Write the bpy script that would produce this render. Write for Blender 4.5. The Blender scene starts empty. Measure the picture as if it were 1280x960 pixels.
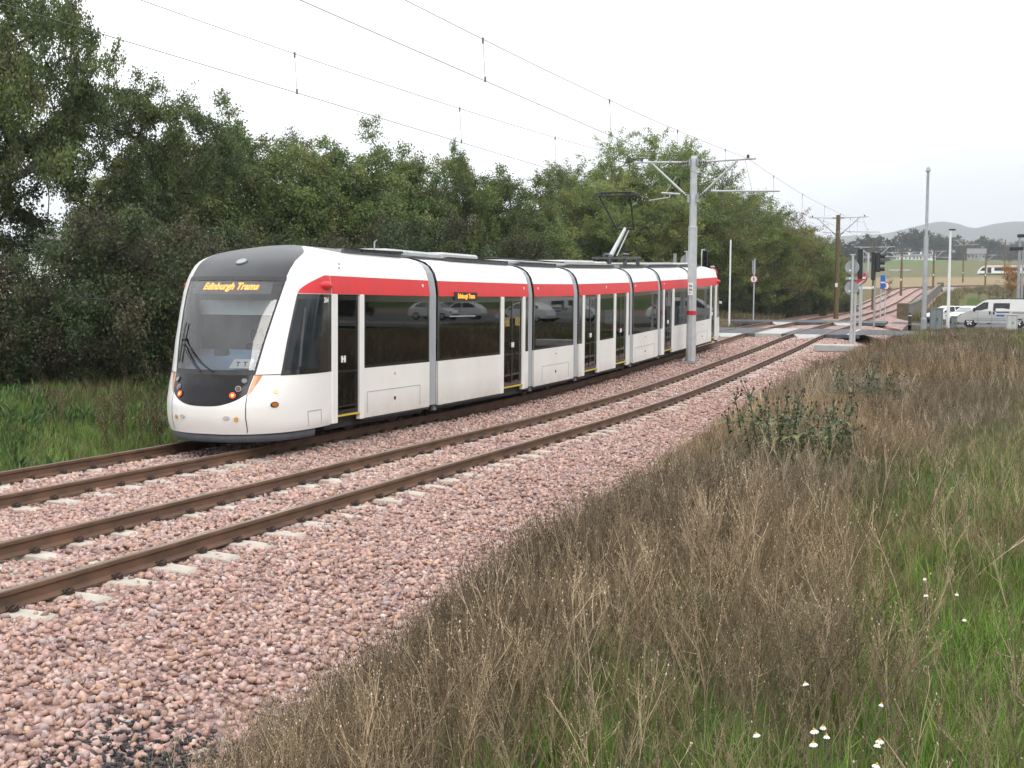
import bpy, math, random
import numpy as np
from mathutils import Vector, Matrix
R = math.radians
rng = np.random.default_rng(7)
random.seed(7)
sc = bpy.context.scene
COL = sc.collection

# ------------------------------------------------------------------ helpers
def tag(o, label=None, cat=None, group=None, kind=None):
    if label: o['label'] = label
    if cat: o['category'] = cat
    if group: o['group'] = group
    if kind: o['kind'] = kind
    return o

def origin(o):
    v = Vector((0, 0, 0))
    while o is not None:
        v = v + o.location
        o = o.parent
    return v

def empty(name, loc, label=None, cat=None, group=None, parent=None):
    o = bpy.data.objects.new(name, None)
    COL.objects.link(o)
    o.empty_display_size = .2
    o.location = loc
    if parent: o.parent = parent
    return tag(o, label, cat, group)

def link_mesh(name, me, parent=None):
    o = bpy.data.objects.new(name, me)
    COL.objects.link(o)
    if parent is not None: o.parent = parent
    return o

def mesh_np(name, V, F, mats, fm=None, col=None, smooth=False):
    """mesh from arrays: V (n,3); F list of (k,3|4) arrays (tri or quad blocks)"""
    me = bpy.data.meshes.new(name)
    if not isinstance(F, list): F = [F]
    F = [np.asarray(f, dtype=np.int32) for f in F if len(f)]
    V = np.asarray(V, dtype=np.float32)
    me.vertices.add(len(V)); me.vertices.foreach_set('co', V.ravel())
    tot = np.concatenate([np.full(len(f), f.shape[1], np.int32) for f in F])
    idx = np.concatenate([f.ravel() for f in F])
    st = np.concatenate([[0], np.cumsum(tot)[:-1]]).astype(np.int32)
    me.loops.add(len(idx)); me.loops.foreach_set('vertex_index', idx)
    me.polygons.add(len(tot)); me.polygons.foreach_set('loop_start', st)
    me.polygons.foreach_set('loop_total', tot)
    if fm is not None: me.polygons.foreach_set('material_index', np.asarray(fm, np.int32))
    if smooth: me.polygons.foreach_set('use_smooth', np.ones(len(tot), bool))
    me.update(calc_edges=True)
    if col is not None:
        a = me.color_attributes.new('Col', 'FLOAT_COLOR', 'POINT')
        c = np.ones((len(V), 4), np.float32); c[:, :3] = col
        a.data.foreach_set('color', c.ravel())
    for m in (mats if isinstance(mats, (list, tuple)) else [mats]): me.materials.append(m)
    return me

WARP = None   # optional function applied to world-space vertices (used for the tram on its gradient)

class MB:
    """collects shapes (in world coordinates) and links them as ONE mesh object"""
    def __init__(s): s.v = []; s.f = []; s.m = []; s.sm = []
    def add(s, vs, fs, m=0, smooth=False):
        b = len(s.v); s.v += [tuple(map(float, v)) for v in vs]
        s.f += [[b + i for i in f] for f in fs]; s.m += [m]*len(fs); s.sm += [smooth]*len(fs)
        return s
    def box(s, a, b, m=0, bev=0.0):
        (x0, y0, z0), (x1, y1, z1) = a, b
        x0, x1 = sorted((x0, x1)); y0, y1 = sorted((y0, y1)); z0, z1 = sorted((z0, z1))
        if bev <= 0:
            v = [(x, y, z) for z in (z0, z1) for y in (y0, y1) for x in (x0, x1)]
            f = [(0, 2, 3, 1), (4, 5, 7, 6), (0, 1, 5, 4), (2, 6, 7, 3), (0, 4, 6, 2), (1, 3, 7, 5)]
            return s.add(v, f, m)
        d = min(bev, (x1-x0)*.45, (y1-y0)*.45, (z1-z0)*.45)
        def ring(z, k):
            a_, b_, c_, e_ = x0+k, x1-k, y0+k, y1-k
            q = d
            return [(a_+q, c_, z), (b_-q, c_, z), (b_, c_+q, z), (b_, e_-q, z), (b_-q, e_, z), (a_+q, e_, z), (a_, e_-q, z), (a_, c_+q, z)]
        rs = [ring(z0, d), ring(z0+d, 0), ring(z1-d, 0), ring(z1, d)]
        return s.loft(rs, m, cap=True)
    def loft(s, rings, m=0, cap=True, smooth=False, closed=True):
        n = len(rings[0]); v = [p for r in rings for p in r]; f = []
        for i in range(len(rings)-1):
            for j in range(n if closed else n-1):
                k = (j+1) % n
                f.append((i*n+j, i*n+k, (i+1)*n+k, (i+1)*n+j))
        s.add(v, f, m, smooth)
        if cap: s.add(list(rings[0]), [list(range(n))[::-1]], m); s.add(list(rings[-1]), [list(range(n))], m)
        return s
    def tube(s, pts, r, n=8, m=0, cap=True, smooth=True):
        pts = [Vector(p) for p in pts]
        rr = r if isinstance(r, (list, tuple)) else [r]*len(pts)
        rings = []
        for i, p in enumerate(pts):
            t = (pts[min(i+1, len(pts)-1)] - pts[max(i-1, 0)]).normalized()
            a = Vector((0, 0, 1)) if abs(t.z) < .9 else Vector((1, 0, 0))
            u = t.cross(a).normalized(); w = t.cross(u)
            rings.append([p + (u*math.cos(2*math.pi*k/n) + w*math.sin(2*math.pi*k/n))*rr[i] for k in range(n)])
        return s.loft(rings, m, cap, smooth)
    def disc(s, c, nrm, r, th=.01, n=20, m=0, dx=1.0):
        c = Vector(c); nrm = Vector(nrm).normalized()
        a = Vector((0, 0, 1)) if abs(nrm.z) < .9 else Vector((1, 0, 0))
        u = a.cross(nrm).normalized(); w = nrm.cross(u)
        rs = [[c + nrm*o + (u*math.cos(2*math.pi*k/n)*dx + w*math.sin(2*math.pi*k/n))*r for k in range(n)] for o in (0, th)]
        return s.loft(rs, m, True)
    def dome(s, c, r, n=10, k=5, m=0, sx=1, sy=1, sz=1, full=True):
        rings = []
        lo = -math.pi/2 if full else 0
        for i in range(k*2+1 if full else k+1):
            a = lo + (math.pi/2-lo)*i/((k*2) if full else k)
            rr = max(math.cos(a), .001)
            rings.append([(c[0]+r*sx*rr*math.cos(2*math.pi*j/n), c[1]+r*sy*rr*math.sin(2*math.pi*j/n), c[2]+r*sz*math.sin(a)) for j in range(n)])
        return s.loft(rings, m, True, True)
    def prism(s, poly, axis, a, b, m=0):
        """poly of 2D points extruded along axis ('x','y','z') from a to b"""
        def P(p, t):
            return (t, p[0], p[1]) if axis == 'x' else ((p[0], t, p[1]) if axis == 'y' else (p[0], p[1], t))
        return s.loft([[P(p, a) for p in poly], [P(p, b) for p in poly]], m, True)
    def grid(s, G, m=0, smooth=True, flip=False):
        n = len(G); k = len(G[0]); v = [p for r in G for p in r]; f = []
        for i in range(n-1):
            for j in range(k-1):
                q = (i*k+j, i*k+j+1, (i+1)*k+j+1, (i+1)*k+j)
                f.append(q[::-1] if flip else q)
        return s.add(v, f, m, smooth)
    def build(s, name, mats, parent=None, label=None):
        V = np.array(s.v, float)
        if WARP is not None: V = WARP(V)
        if parent is not None:
            V = V - np.array(origin(parent))
        me = bpy.data.meshes.new(name)
        me.from_pydata(V.tolist(), [], s.f)
        for m in (mats if isinstance(mats, (list, tuple)) else [mats]): me.materials.append(m)
        me.polygons.foreach_set('material_index', s.m)
        me.polygons.foreach_set('use_smooth', s.sm)
        me.update()
        o = link_mesh(name, me, parent)
        if label: o['label'] = label
        return o

def text_mesh(txt, size, fn, mat, name, parent, shear=0.0, ext=0.0, bold=0.0, ax='CENTER'):
    """lettering: fn maps (u,v,w) of the flat text to a world point"""
    cu = bpy.data.curves.new('lettering', 'FONT'); cu.body = txt; cu.size = size; cu.align_x = ax; cu.align_y = 'CENTER'
    cu.shear = shear; cu.offset = bold; cu.resolution_u = 3; cu.extrude = ext
    o = bpy.data.objects.new('lettering', cu); COL.objects.link(o)
    dg = bpy.context.evaluated_depsgraph_get(); dg.update()
    me = bpy.data.meshes.new_from_object(o.evaluated_get(dg))
    bpy.data.objects.remove(o); bpy.data.curves.remove(cu)
    n = len(me.vertices); V = np.zeros(n*3, np.float32); me.vertices.foreach_get('co', V); V = V.reshape(-1, 3)
    V = np.array([fn(*v) for v in V], float)
    if WARP is not None: V = WARP(V)
    if parent is not None: V = V - np.array(origin(parent))
    me.vertices.foreach_set('co', V.astype(np.float32).ravel()); me.materials.clear(); me.materials.append(mat); me.update()
    me.name = name
    return link_mesh(name, me, parent)

def copy_tree(o, parent=None):
    c = o.copy(); COL.objects.link(c)
    if parent is not None: c.parent = parent
    for ch in list(o.children): copy_tree(ch, c)
    return c

def smoothstep(a, b, x):
    t = np.clip((x-a)/(b-a), 0, 1); return t*t*(3-2*t)

def pchip(xs, ys):
    xs = np.array(xs, float); ys = np.array(ys, float); h = np.diff(xs); d = np.diff(ys)/h
    m = np.zeros(len(xs)); m[0] = d[0]; m[-1] = d[-1]
    for i in range(1, len(xs)-1):
        if d[i-1]*d[i] > 0:
            w1 = 2*h[i]+h[i-1]; w2 = h[i]+2*h[i-1]; m[i] = (w1+w2)/(w1/d[i-1]+w2/d[i])
    def f(x):
        x = np.clip(np.asarray(x, float), xs[0], xs[-1]); i = np.clip(np.searchsorted(xs, x)-1, 0, len(xs)-2)
        t = (x-xs[i])/h[i]
        return (2*t**3-3*t**2+1)*ys[i]+(t**3-2*t**2+t)*h[i]*m[i]+(-2*t**3+3*t**2)*ys[i+1]+(t**3-t**2)*h[i]*m[i+1]
    return f

def vnoise(x, y, seed=0):
    """smooth value noise, vectorised"""
    x = np.asarray(x, float); y = np.asarray(y, float)
    xi = np.floor(x).astype(np.int64); yi = np.floor(y).astype(np.int64); fx = x-xi; fy = y-yi
    fx = fx*fx*(3-2*fx); fy = fy*fy*(3-2*fy)
    def h(a, b):
        n = (a*374761393 + b*668265263 + seed*982451653) & 0x7fffffff
        n = ((n ^ (n >> 13))*1274126177) & 0x7fffffff
        return ((n ^ (n >> 16)) & 0xffff)/65535.0
    return (h(xi, yi)*(1-fx)+h(xi+1, yi)*fx)*(1-fy)+(h(xi, yi+1)*(1-fx)+h(xi+1, yi+1)*fx)*fy

# ------------------------------------------------------------------ the lie of the land
zr = pchip([-60, 24, 30, 36, 43.5, 50.7, 58, 66, 80, 97, 120, 134, 158, 193, 220, 253, 300, 420],
           [0, 0, .05, .18, .43, .68, .97, 1.2, 1.42, 1.6, 1.72, 1.9, 2.75, 4.1, 5.5, 6.4, 7.4, 9.0])
xc = pchip([-60, 66, 97, 134, 158, 193, 220, 253, 300, 350, 420], [-9.975, -9.975, -11.0, -12.5, -12.4, -12.9, -12.6, -8, 1.4, 18, 50])
HALF = 1.8337; GA = .7525            # half track spacing, half distance between rail centres
XA = -9.975-HALF                     # centre line of the tram's track near the camera
xb = pchip([-20, 3, 6, 8.4, 12, 20, 30, 51, 60, 70], [-4.05, -4.05, -4.25, -4.4, -4.7, -5.2, -5.5, -5.55, -5.3, -5.2])   # toe of the ballast
pr = pchip([-40, 0, 20, 40, 60, 75, 150, 180, 205, 225, 245, 262, 400, 540, 850, 1200, 2600], [.6, .6, .64, .8, .95, .95, 1.0, 1.3, 2.2, 3.6, 5.5, 6.2, 11, 17, 33, 38, 40])
pl = pchip([-40, 0, 30, 60, 80, 100, 140, 193, 220, 262, 400, 540, 850, 1200, 2600], [.1, .1, .3, 1.05, 1.4, 1.7, 2.4, 4.2, 5.4, 6.2, 11, 17, 33, 38, 40])
def ground_z(X, Y, rough=True):
    X = np.asarray(X, float); Y = np.asarray(Y, float)
    zt = zr(Y); u = X-xc(Y)
    toe = np.where(Y < 70, xb(Y)-xc(Y), 4.8)
    wr = np.where(Y < 70, 2.6, np.where(Y < 120, 4, 9))
    base = zt-.62
    right = base+(pr(Y)-base)*smoothstep(0, 1, (u-toe)/wr)
    left = base+(pl(Y)-base)*smoothstep(4.2, 9.5, -u)
    z = np.where(u > 0, right, left)
    m = smoothstep(262, 330, Y); z = z*(1-m)+m*pr(Y)
    if rough:
        away = smoothstep(4.6, 6.5, np.abs(u))*(1-smoothstep(70, 78, Y)*(u > 3)*(1-smoothstep(150, 160, Y)))
        z = z+away*((vnoise(X*.7, Y*.7, 3)-.5)*.12+(vnoise(X*2.3, Y*2.3, 4)-.5)*.05)
        z = z+smoothstep(300, 500, Y)*(vnoise(X*.01, Y*.008, 9)-.5)*5
    return z
def gz(x, y): return float(ground_z(np.array([x]), np.array([y]))[0])

# ------------------------------------------------------------------ the camera (needed early: measured positions)
CAM = (0, 0, 2.3357); PIT, ROL, YAW, FPX = .0629, .0083, .3618, 1586.0
fw = Vector((-math.sin(YAW)*math.cos(PIT), math.cos(YAW)*math.cos(PIT), -math.sin(PIT)))
r0 = Vector((math.cos(YAW), math.sin(YAW), 0)); u0 = r0.cross(fw)
rt = r0*math.cos(ROL)+u0*math.sin(ROL); up = rt.cross(fw)
def at(px, Y):
    """X of the place seen in column px of the photograph at distance Y along the track"""
    t = (px-640)/FPX
    a = math.atan(t)-YAW
    return Y*math.tan(a)
def zat(py, x, y):
    """height seen in row py above ground point x, y"""
    lo, hi = -50., min(900., CAM[2]+8*math.hypot(x, y))
    for _ in range(60):
        z = (lo+hi)/2; v = Vector((x, y, z-CAM[2])); row = 480-FPX*v.dot(up)/v.dot(fw)
        if row > py: lo = z
        else: hi = z
    return z
# ------------------------------------------------------------------ materials
class NT:
    def __init__(s, m): s.t = m.node_tree; s.n = s.t.nodes; s.l = s.t.links
    def new(s, typ, **kw):
        n = s.n.new(typ)
        for k, v in kw.items():
            if k.startswith('i_'):
                n.inputs[k[2:].replace('_', ' ')].default_value = v
            elif k.startswith('x'):
                n.inputs[int(k[1:])].default_value = v
            else: setattr(n, k, v)
        return n
    def link(s, a, ao, b, bi): s.l.new(a.outputs[ao], b.inputs[bi])

def c4(c): return (c[0], c[1], c[2], 1)
def mat(name, c, rough=.6, c2=None, scale=6.0, metal=0.0, bump=0.0, bscale=None, coat=0.0, spec=.5, emit=None, estr=0.0, detail=4.0, lo=.35, hi=.65, streak=None, coord='Object'):
    m = bpy.data.materials.new(name); m.use_nodes = True
    t = NT(m); p = t.n['Principled BSDF']
    p.inputs['Base Color'].default_value = c4(c); p.inputs['Roughness'].default_value = rough
    p.inputs['Metallic'].default_value = metal; p.inputs['Coat Weight'].default_value = coat; p.inputs['Coat Roughness'].default_value = .05
    p.inputs['Specular IOR Level'].default_value = spec
    tc = t.new('ShaderNodeTexCoord')
    src = (tc, coord)
    if streak:
        mp = t.new('ShaderNodeMapping'); mp.inputs['Scale'].default_value = streak; t.link(tc, coord, mp, 'Vector'); src = (mp, 'Vector')
    if c2 is not None:
        nz = t.new('ShaderNodeTexNoise'); nz.inputs['Scale'].default_value = scale; nz.inputs['Detail'].default_value = detail
        t.link(src[0], src[1], nz, 'Vector')
        rp = t.new('ShaderNodeValToRGB'); rp.color_ramp.elements[0].position = lo; rp.color_ramp.elements[1].position = hi
        rp.color_ramp.elements[0].color = c4(c); rp.color_ramp.elements[1].color = c4(c2)
        t.link(nz, 'Fac', rp, 'Fac'); t.link(rp, 'Color', p, 'Base Color')
    if bump:
        nb = t.new('ShaderNodeTexNoise'); nb.inputs['Scale'].default_value = bscale or scale*3; nb.inputs['Detail'].default_value = 5
        t.link(tc, coord, nb, 'Vector')
        b = t.new('ShaderNodeBump'); b.inputs['Strength'].default_value = bump; b.inputs['Distance'].default_value = .02
        t.link(nb, 'Fac', b, 'Height'); t.link(b, 'Normal', p, 'Normal')
    if emit:
        p.inputs['Emission Color'].default_value = c4(emit); p.inputs['Emission Strength'].default_value = estr
    return m

def glass(name, tint, trans, rough=.02, ior=1.8):
    """tinted pane: mirror-like coat over a see-through body"""
    m = bpy.data.materials.new(name); m.use_nodes = True; t = NT(m); t.n.remove(t.n['Principled BSDF']); out = t.n['Material Output']
    tr = t.new('ShaderNodeBsdfTransparent'); tr.inputs['Color'].default_value = c4([x*trans for x in tint])
    gl = t.new('ShaderNodeBsdfGlossy'); gl.inputs['Roughness'].default_value = rough
    lw = t.new('ShaderNodeFresnel'); lw.inputs['IOR'].default_value = ior   # both faces of the pane together
    mx = t.new('ShaderNodeMixShader'); t.link(lw, 0, mx, 0); t.link(tr, 0, mx, 1); t.link(gl, 0, mx, 2); t.link(mx, 0, out, 'Surface')
    return m

def leafmat(name, rough=.5, trans=.25, spec=.35, var=.25):
    m = bpy.data.materials.new(name); m.use_nodes = True; t = NT(m); p = t.n['Principled BSDF']; out = t.n['Material Output']
    at_ = t.new('ShaderNodeAttribute', attribute_name='Col'); oi = t.new('ShaderNodeObjectInfo')
    mr = t.new('ShaderNodeMapRange'); mr.inputs['To Min'].default_value = 1-var; mr.inputs['To Max'].default_value = 1+var; t.link(oi, 'Random', mr, 'Value')
    mu = t.new('ShaderNodeVectorMath', operation='SCALE'); t.link(at_, 'Color', mu, 0); t.link(mr, 0, mu, 'Scale')
    t.link(mu, 0, p, 'Base Color'); p.inputs['Roughness'].default_value = rough; p.inputs['Specular IOR Level'].default_value = spec
    td = t.new('ShaderNodeBsdfTranslucent'); t.link(mu, 0, td, 'Color')
    mx = t.new('ShaderNodeMixShader'); mx.inputs[0].default_value = trans
    t.link(p, 0, mx, 1); t.link(td, 0, mx, 2); t.link(mx, 0, out, 'Surface')
    return m

def colmat(name, rough=.8, bump=0, bscale=40, spec=.3, noise=0, nscale=60):
    m = bpy.data.materials.new(name); m.use_nodes = True; t = NT(m); p = t.n['Principled BSDF']
    a = t.new('ShaderNodeAttribute', attribute_name='Col'); src = (a, 'Color')
    tc = t.new('ShaderNodeTexCoord')
    if noise:
        nz = t.new('ShaderNodeTexNoise'); nz.inputs['Scale'].default_value = nscale; nz.inputs['Detail'].default_value = 3; t.link(tc, 'Object', nz, 'Vector')
        mr = t.new('ShaderNodeMapRange'); mr.inputs['From Min'].default_value = .3; mr.inputs['From Max'].default_value = .7
        mr.inputs['To Min'].default_value = 1-noise; mr.inputs['To Max'].default_value = 1+noise; t.link(nz, 'Fac', mr, 'Value')
        mu = t.new('ShaderNodeVectorMath', operation='SCALE'); t.link(a, 'Color', mu, 0); t.link(mr, 0, mu, 'Scale'); src = (mu, 0)
    t.link(src[0], src[1], p, 'Base Color'); p.inputs['Roughness'].default_value = rough; p.inputs['Specular IOR Level'].default_value = spec
    if bump:
        nb = t.new('ShaderNodeTexNoise'); nb.inputs['Scale'].default_value = bscale; t.link(tc, 'Object', nb, 'Vector')
        b = t.new('ShaderNodeBump'); b.inputs['Strength'].default_value = bump; b.inputs['Distance'].default_value = .03; t.link(nb, 'Fac', b, 'Height'); t.link(b, 'Normal', p, 'Normal')
    return m

def ballast_material(far=False):
    m = bpy.data.materials.new('ballast_chippings'); m.use_nodes = True; t = NT(m); p = t.n['Principled BSDF']
    tc = t.new('ShaderNodeTexCoord'); v = t.new('ShaderNodeTexVoronoi'); v.inputs['Scale'].default_value = 4.5 if far else 17
    t.link(tc, 'Object', v, 'Vector')
    rp = t.new('ShaderNodeValToRGB'); els = rp.color_ramp.elements
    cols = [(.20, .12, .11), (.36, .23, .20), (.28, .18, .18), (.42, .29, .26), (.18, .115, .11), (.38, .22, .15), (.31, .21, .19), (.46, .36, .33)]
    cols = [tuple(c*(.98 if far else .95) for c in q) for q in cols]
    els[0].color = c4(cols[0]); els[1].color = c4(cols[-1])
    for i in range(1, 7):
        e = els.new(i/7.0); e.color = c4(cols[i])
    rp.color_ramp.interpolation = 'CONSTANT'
    sx = t.new('ShaderNodeSeparateColor'); t.link(v, 'Color', sx, 0); t.link(sx, 0, rp, 'Fac')
    n = t.new('ShaderNodeTexNoise'); n.inputs['Scale'].default_value = .35; n.inputs['Detail'].default_value = 3; t.link(tc, 'Object', n, 'Vector')
    mr = t.new('ShaderNodeMapRange'); mr.inputs['To Min'].default_value = .8; mr.inputs['To Max'].default_value = 1.15; t.link(n, 'Fac', mr, 'Value')
    mu = t.new('ShaderNodeVectorMath', operation='SCALE'); t.link(rp, 'Color', mu, 0); t.link(mr, 0, mu, 'Scale'); t.link(mu, 0, p, 'Base Color')
    p.inputs['Roughness'].default_value = .85
    b = t.new('ShaderNodeBump'); b.inputs['Strength'].default_value = 1.0; b.inputs['Distance'].default_value = .05; b.invert = True
    t.link(v, 'Distance', b, 'Height'); t.link(b, 'Normal', p, 'Normal')
    return m

def ground_material():
    m = bpy.data.materials.new('soil_and_turf'); m.use_nodes = True; t = NT(m); p = t.n['Principled BSDF']
    a = t.new('ShaderNodeAttribute', attribute_name='Col'); tc = t.new('ShaderNodeTexCoord')
    n1 = t.new('ShaderNodeTexNoise'); n1.inputs['Scale'].default_value = 9; n1.inputs['Detail'].default_value = 8; t.link(tc, 'Object', n1, 'Vector')
    mr = t.new('ShaderNodeMapRange'); mr.inputs['From Min'].default_value = .3; mr.inputs['From Max'].default_value = .7; mr.inputs['To Min'].default_value = .6; mr.inputs['To Max'].default_value = 1.35
    t.link(n1, 'Fac', mr, 'Value')
    mu = t.new('ShaderNodeVectorMath', operation='SCALE'); t.link(a, 'Color', mu, 0); t.link(mr, 0, mu, 'Scale'); t.link(mu, 0, p, 'Base Color')
    p.inputs['Roughness'].default_value = .95; p.inputs['Specular IOR Level'].default_value = .1
    b = t.new('ShaderNodeBump'); b.inputs['Strength'].default_value = .7; b.inputs['Distance'].default_value = .06; t.link(n1, 'Fac', b, 'Height'); t.link(b, 'Normal', p, 'Normal')
    return m

M = dict(
 white=mat('tram_white_paint', (.80, .80, .78), .3, (.73, .725, .70), 1.1, coat=.35, detail=7, lo=.42, hi=.85),
 white_low=mat('tram_white_paint_road_film', (.79, .785, .755), .36, (.69, .68, .64), .9, coat=.25, detail=8, lo=.42, hi=.85, streak=(1, 1.3, .9)),
 red=mat('tram_red_paint', (.66, .030, .034), .5, (.55, .038, .042), 2.0, spec=.3, coat=.04, detail=7, lo=.4, hi=.75, streak=(1, 2.2, .4)),
 roofgrey=mat('tram_dark_grey_cap', (.022, .025, .029), .4, (.033, .036, .04), 1.8, spec=.35, detail=6),
 roofdark=mat('tram_roof_dark', (.06, .063, .07), .55, (.1, .1, .105), 4),
 gang=mat('gangway_grey_rubber', (.30, .315, .335), .6, (.36, .375, .39), 3, streak=(3, 3, .4)),
 seam=mat('dark_rubber_seal', (.012, .012, .013), .55, (.02, .02, .02), 8),
 black=mat('gloss_black_panel', (.006, .006, .007), .16, (.010, .010, .011), 3, spec=.22),
 blackrub=mat('matt_black', (.018, .018, .019), .7, (.03, .03, .03), 9),
 skirt=mat('grey_skirt_plastic', (.075, .088, .105), .5, (.10, .112, .13), 5),
 dwin=glass('side_glass', (.60, .66, .60), .26),
 door=glass('door_glass', (.60, .64, .58), .16),
 wind=glass('windscreen_glass', (.93, .98, 1.0), .94),
 frame=mat('window_black_frit', (.012, .013, .013), .12, (.02, .02, .02), 5, coat=.5),
 orange=mat('orange_reflector', (.55, .17, .02), .25, (.42, .13, .02), 14, coat=.5),
 amber=mat('amber_marker', (.60, .26, .03), .3, (.5, .2, .02), 20, coat=.5),
 lampred=mat('red_lamp_lit', (.7, .02, .005), .3, emit=(1.0, .05, .008), estr=2.2),
 lamphot=mat('red_lamp_core', (.9, .3, .1), .3, emit=(1.0, .36, .06), estr=2.6),
 lampoff=mat('lamp_lens_clear', (.16, .165, .17), .15, (.1, .105, .11), 30, coat=.5, metal=.4),
 lampdark=mat('lamp_lens_dark_red', (.10, .008, .008), .12, (.06, .005, .005), 30, coat=1),
 chrome=mat('bright_metal', (.55, .56, .57), .25, (.45, .46, .47), 20, metal=1),
 led=mat('led_orange', (.5, .2, .02), .5, emit=(1.0, .38, .03), estr=1.9),
 yellow=mat('yellow_strip', (.62, .47, .03), .55, (.5, .38, .04), 9), notice=mat('yellow_notice_print', (.30, .21, .02), .4, (.05, .04, .02), 14, lo=.45, hi=.6),
 paper=mat('white_paper', (.78, .78, .78), .8, (.72, .72, .72), 20),
 ink=mat('dark_ink', (.03, .03, .04), .8),
 whitelet=mat('white_lettering', (.72, .72, .72), .6, (.66, .66, .66), 20),
 dash=mat('dashboard_blue_grey', (.22, .30, .42), .6, (.18, .25, .36), 4),
 seat=mat('seat_fabric', (.055, .06, .075), .85, (.085, .03, .03), 9),
 inter=mat('tram_interior_grey', (.32, .33, .34), .6, (.27, .28, .29), 3),
 intdark=mat('tram_interior_dark', (.06, .06, .065), .7, (.08, .08, .085), 3), blind=mat('pale_sun_blind', (.70, .74, .74), .8, (.62, .66, .66), 5), bulk=mat('cab_bulkhead', (.20, .21, .22), .7, (.26, .27, .28), 3),
 pole=mat('steel_grab_pole', (.6, .6, .58), .35, (.5, .5, .5), 12, metal=.6),
 galv=mat('galvanised_steel', (.40, .42, .435), .5, (.48, .50, .51), 5, metal=.25, bump=.05),
 galvd=mat('weathered_grey_steel', (.26, .275, .29), .55, (.32, .335, .345), 4, metal=.2),
 wood=mat('creosoted_timber', (.085, .062, .026), .85, (.15, .11, .05), 3, streak=(14, 14, .7), bump=.4, bscale=30),
 rust=mat('rusted_rail_steel', (.092, .052, .033), .8, (.155, .084, .050), 5, bump=.2, bscale=60, streak=(1, .5, 1)),
 railtop=mat('worn_rail_head', (.30, .26, .21), .36, (.19, .14, .095), 2.5, metal=.6, streak=(20, .35, 1)),
 clip=mat('rusty_clip_iron', (.035, .02, .018), .8, (.06, .03, .022), 40),
 conc=mat('sleeper_concrete', (.50, .465, .40), .9, (.37, .34, .29), 4.5, bump=.25, bscale=50, detail=7),
 concg=mat('weathered_concrete', (.42, .42, .40), .9, (.33, .33, .31), 3, bump=.2, bscale=30),
 rubber=mat('crossing_rubber_panel', (.058, .062, .072), .8, (.09, .095, .105), 2.2, bump=.15, bscale=20, detail=7),
 asph=mat('asphalt', (.085, .087, .092), .9, (.06, .061, .064), 2.5, bump=.3, bscale=120, detail=8),
 paint=mat('road_paint', (.62, .62, .60), .7, (.45, .45, .43), 7),
 bark=mat('tree_bark', (.042, .036, .030), .95, (.075, .066, .055), 5, bump=.5, bscale=18, streak=(4, 4, .8)),
 barkl=mat('willow_bark', (.075, .068, .052), .95, (.115, .105, .085), 5, bump=.4, bscale=18, streak=(4, 4, .8)),
 leaf=leafmat('leaf_green'), willow=leafmat('willow_leaf', .55, .3), autumn=leafmat('autumn_leaf', .6, .3),
 grass=leafmat('grass_blade', .6, .3, .25, 0), weed=colmat('dead_stalk', .9, spec=.15),
 stone=colmat('ballast_stone', .85, spec=.25, noise=.16, nscale=45),
 thistle=leafmat('thistle_green', .6, .15, .25, .1),
 petal=mat('white_petal', (.80, .80, .78), .7, (.72, .72, .7), 60), yolk=mat('daisy_yellow', (.55, .36, .03), .8, (.45, .27, .03), 60),
 silver=mat('silver_car_paint', (.56, .56, .55), .36, (.52, .52, .51), 2, metal=.4, coat=.4),
 carwhite=mat('white_car_paint', (.74, .75, .76), .25, (.70, .71, .72), 2, coat=.8),
 carglass=mat('car_glass', (.015, .02, .024), .06, (.028, .034, .038), 3, spec=.35),
 carglassl=mat('car_windscreen', (.12, .14, .155), .06, (.16, .18, .19), 3, coat=.6),
 tyre=mat('tyre_rubber', (.014, .014, .014), .8, (.022, .022, .022), 20),
 rim=mat('alloy_rim', (.55, .55, .56), .3, (.45, .45, .46), 20, metal=.5),
 cab_green=mat('cabinet_grey_green', (.155, .185, .19), .6, (.185, .215, .215), 3),
 cab_white=mat('cabinet_pale_grey', (.50, .52, .51), .55, (.44, .46, .45), 3),
 lampwhite=mat('white_post_paint', (.74, .75, .76), .4, (.68, .69, .70), 4),
 signred=mat('sign_red', (.52, .02, .03), .5, (.45, .02, .03), 12), signwhite=mat('sign_white', (.75, .75, .75), .5, (.7, .7, .7), 12),
 signblue=mat('sign_blue', (.025, .10, .40), .5, (.03, .12, .43), 12), signblack=mat('sign_black', (.02, .02, .02), .6),
 signback=mat('sign_back_grey', (.24, .27, .285), .6, (.29, .32, .33), 8),
 sigblack=mat('signal_black', (.014, .016, .017), .6, (.02, .022, .023), 8),
 insul=mat('insulator_brown', (.05, .03, .028), .3, (.07, .04, .035), 20), wire=mat('copper_wire_dark', (.09, .09, .095), .6, (.12, .12, .12), 3), gedge=mat('gangway_edge_grey', (.14, .147, .158), .6, (.18, .18, .19), 6),
 roofslate=mat('slate_roof', (.11, .105, .105), .8, (.15, .145, .14), .6), render_white=mat('white_render', (.74, .74, .72), .85, (.66, .66, .63), .4),
 stonewall=mat('stone_wall', (.22, .20, .17), .9, (.29, .265, .23), .8), darkpane=mat('dark_window_pane', (.02, .024, .028), .15, (.04, .045, .05), 2),
 hill=mat('moorland', (.042, .050, .032), .95, (.062, .060, .038), .004, detail=8), parapet=mat('parapet_concrete', (.16, .15, .125), .9, (.11, .105, .085), 1.2, bump=.2, bscale=12, streak=(1, 1, .4)),
 oldboard=mat('weathered_board', (.085, .068, .04), .85, (.13, .105, .065), 3, streak=(1, 8, 1)),
 ground=ground_material(), ballast=ballast_material(), ballast_far=ballast_material(True),
)

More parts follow.
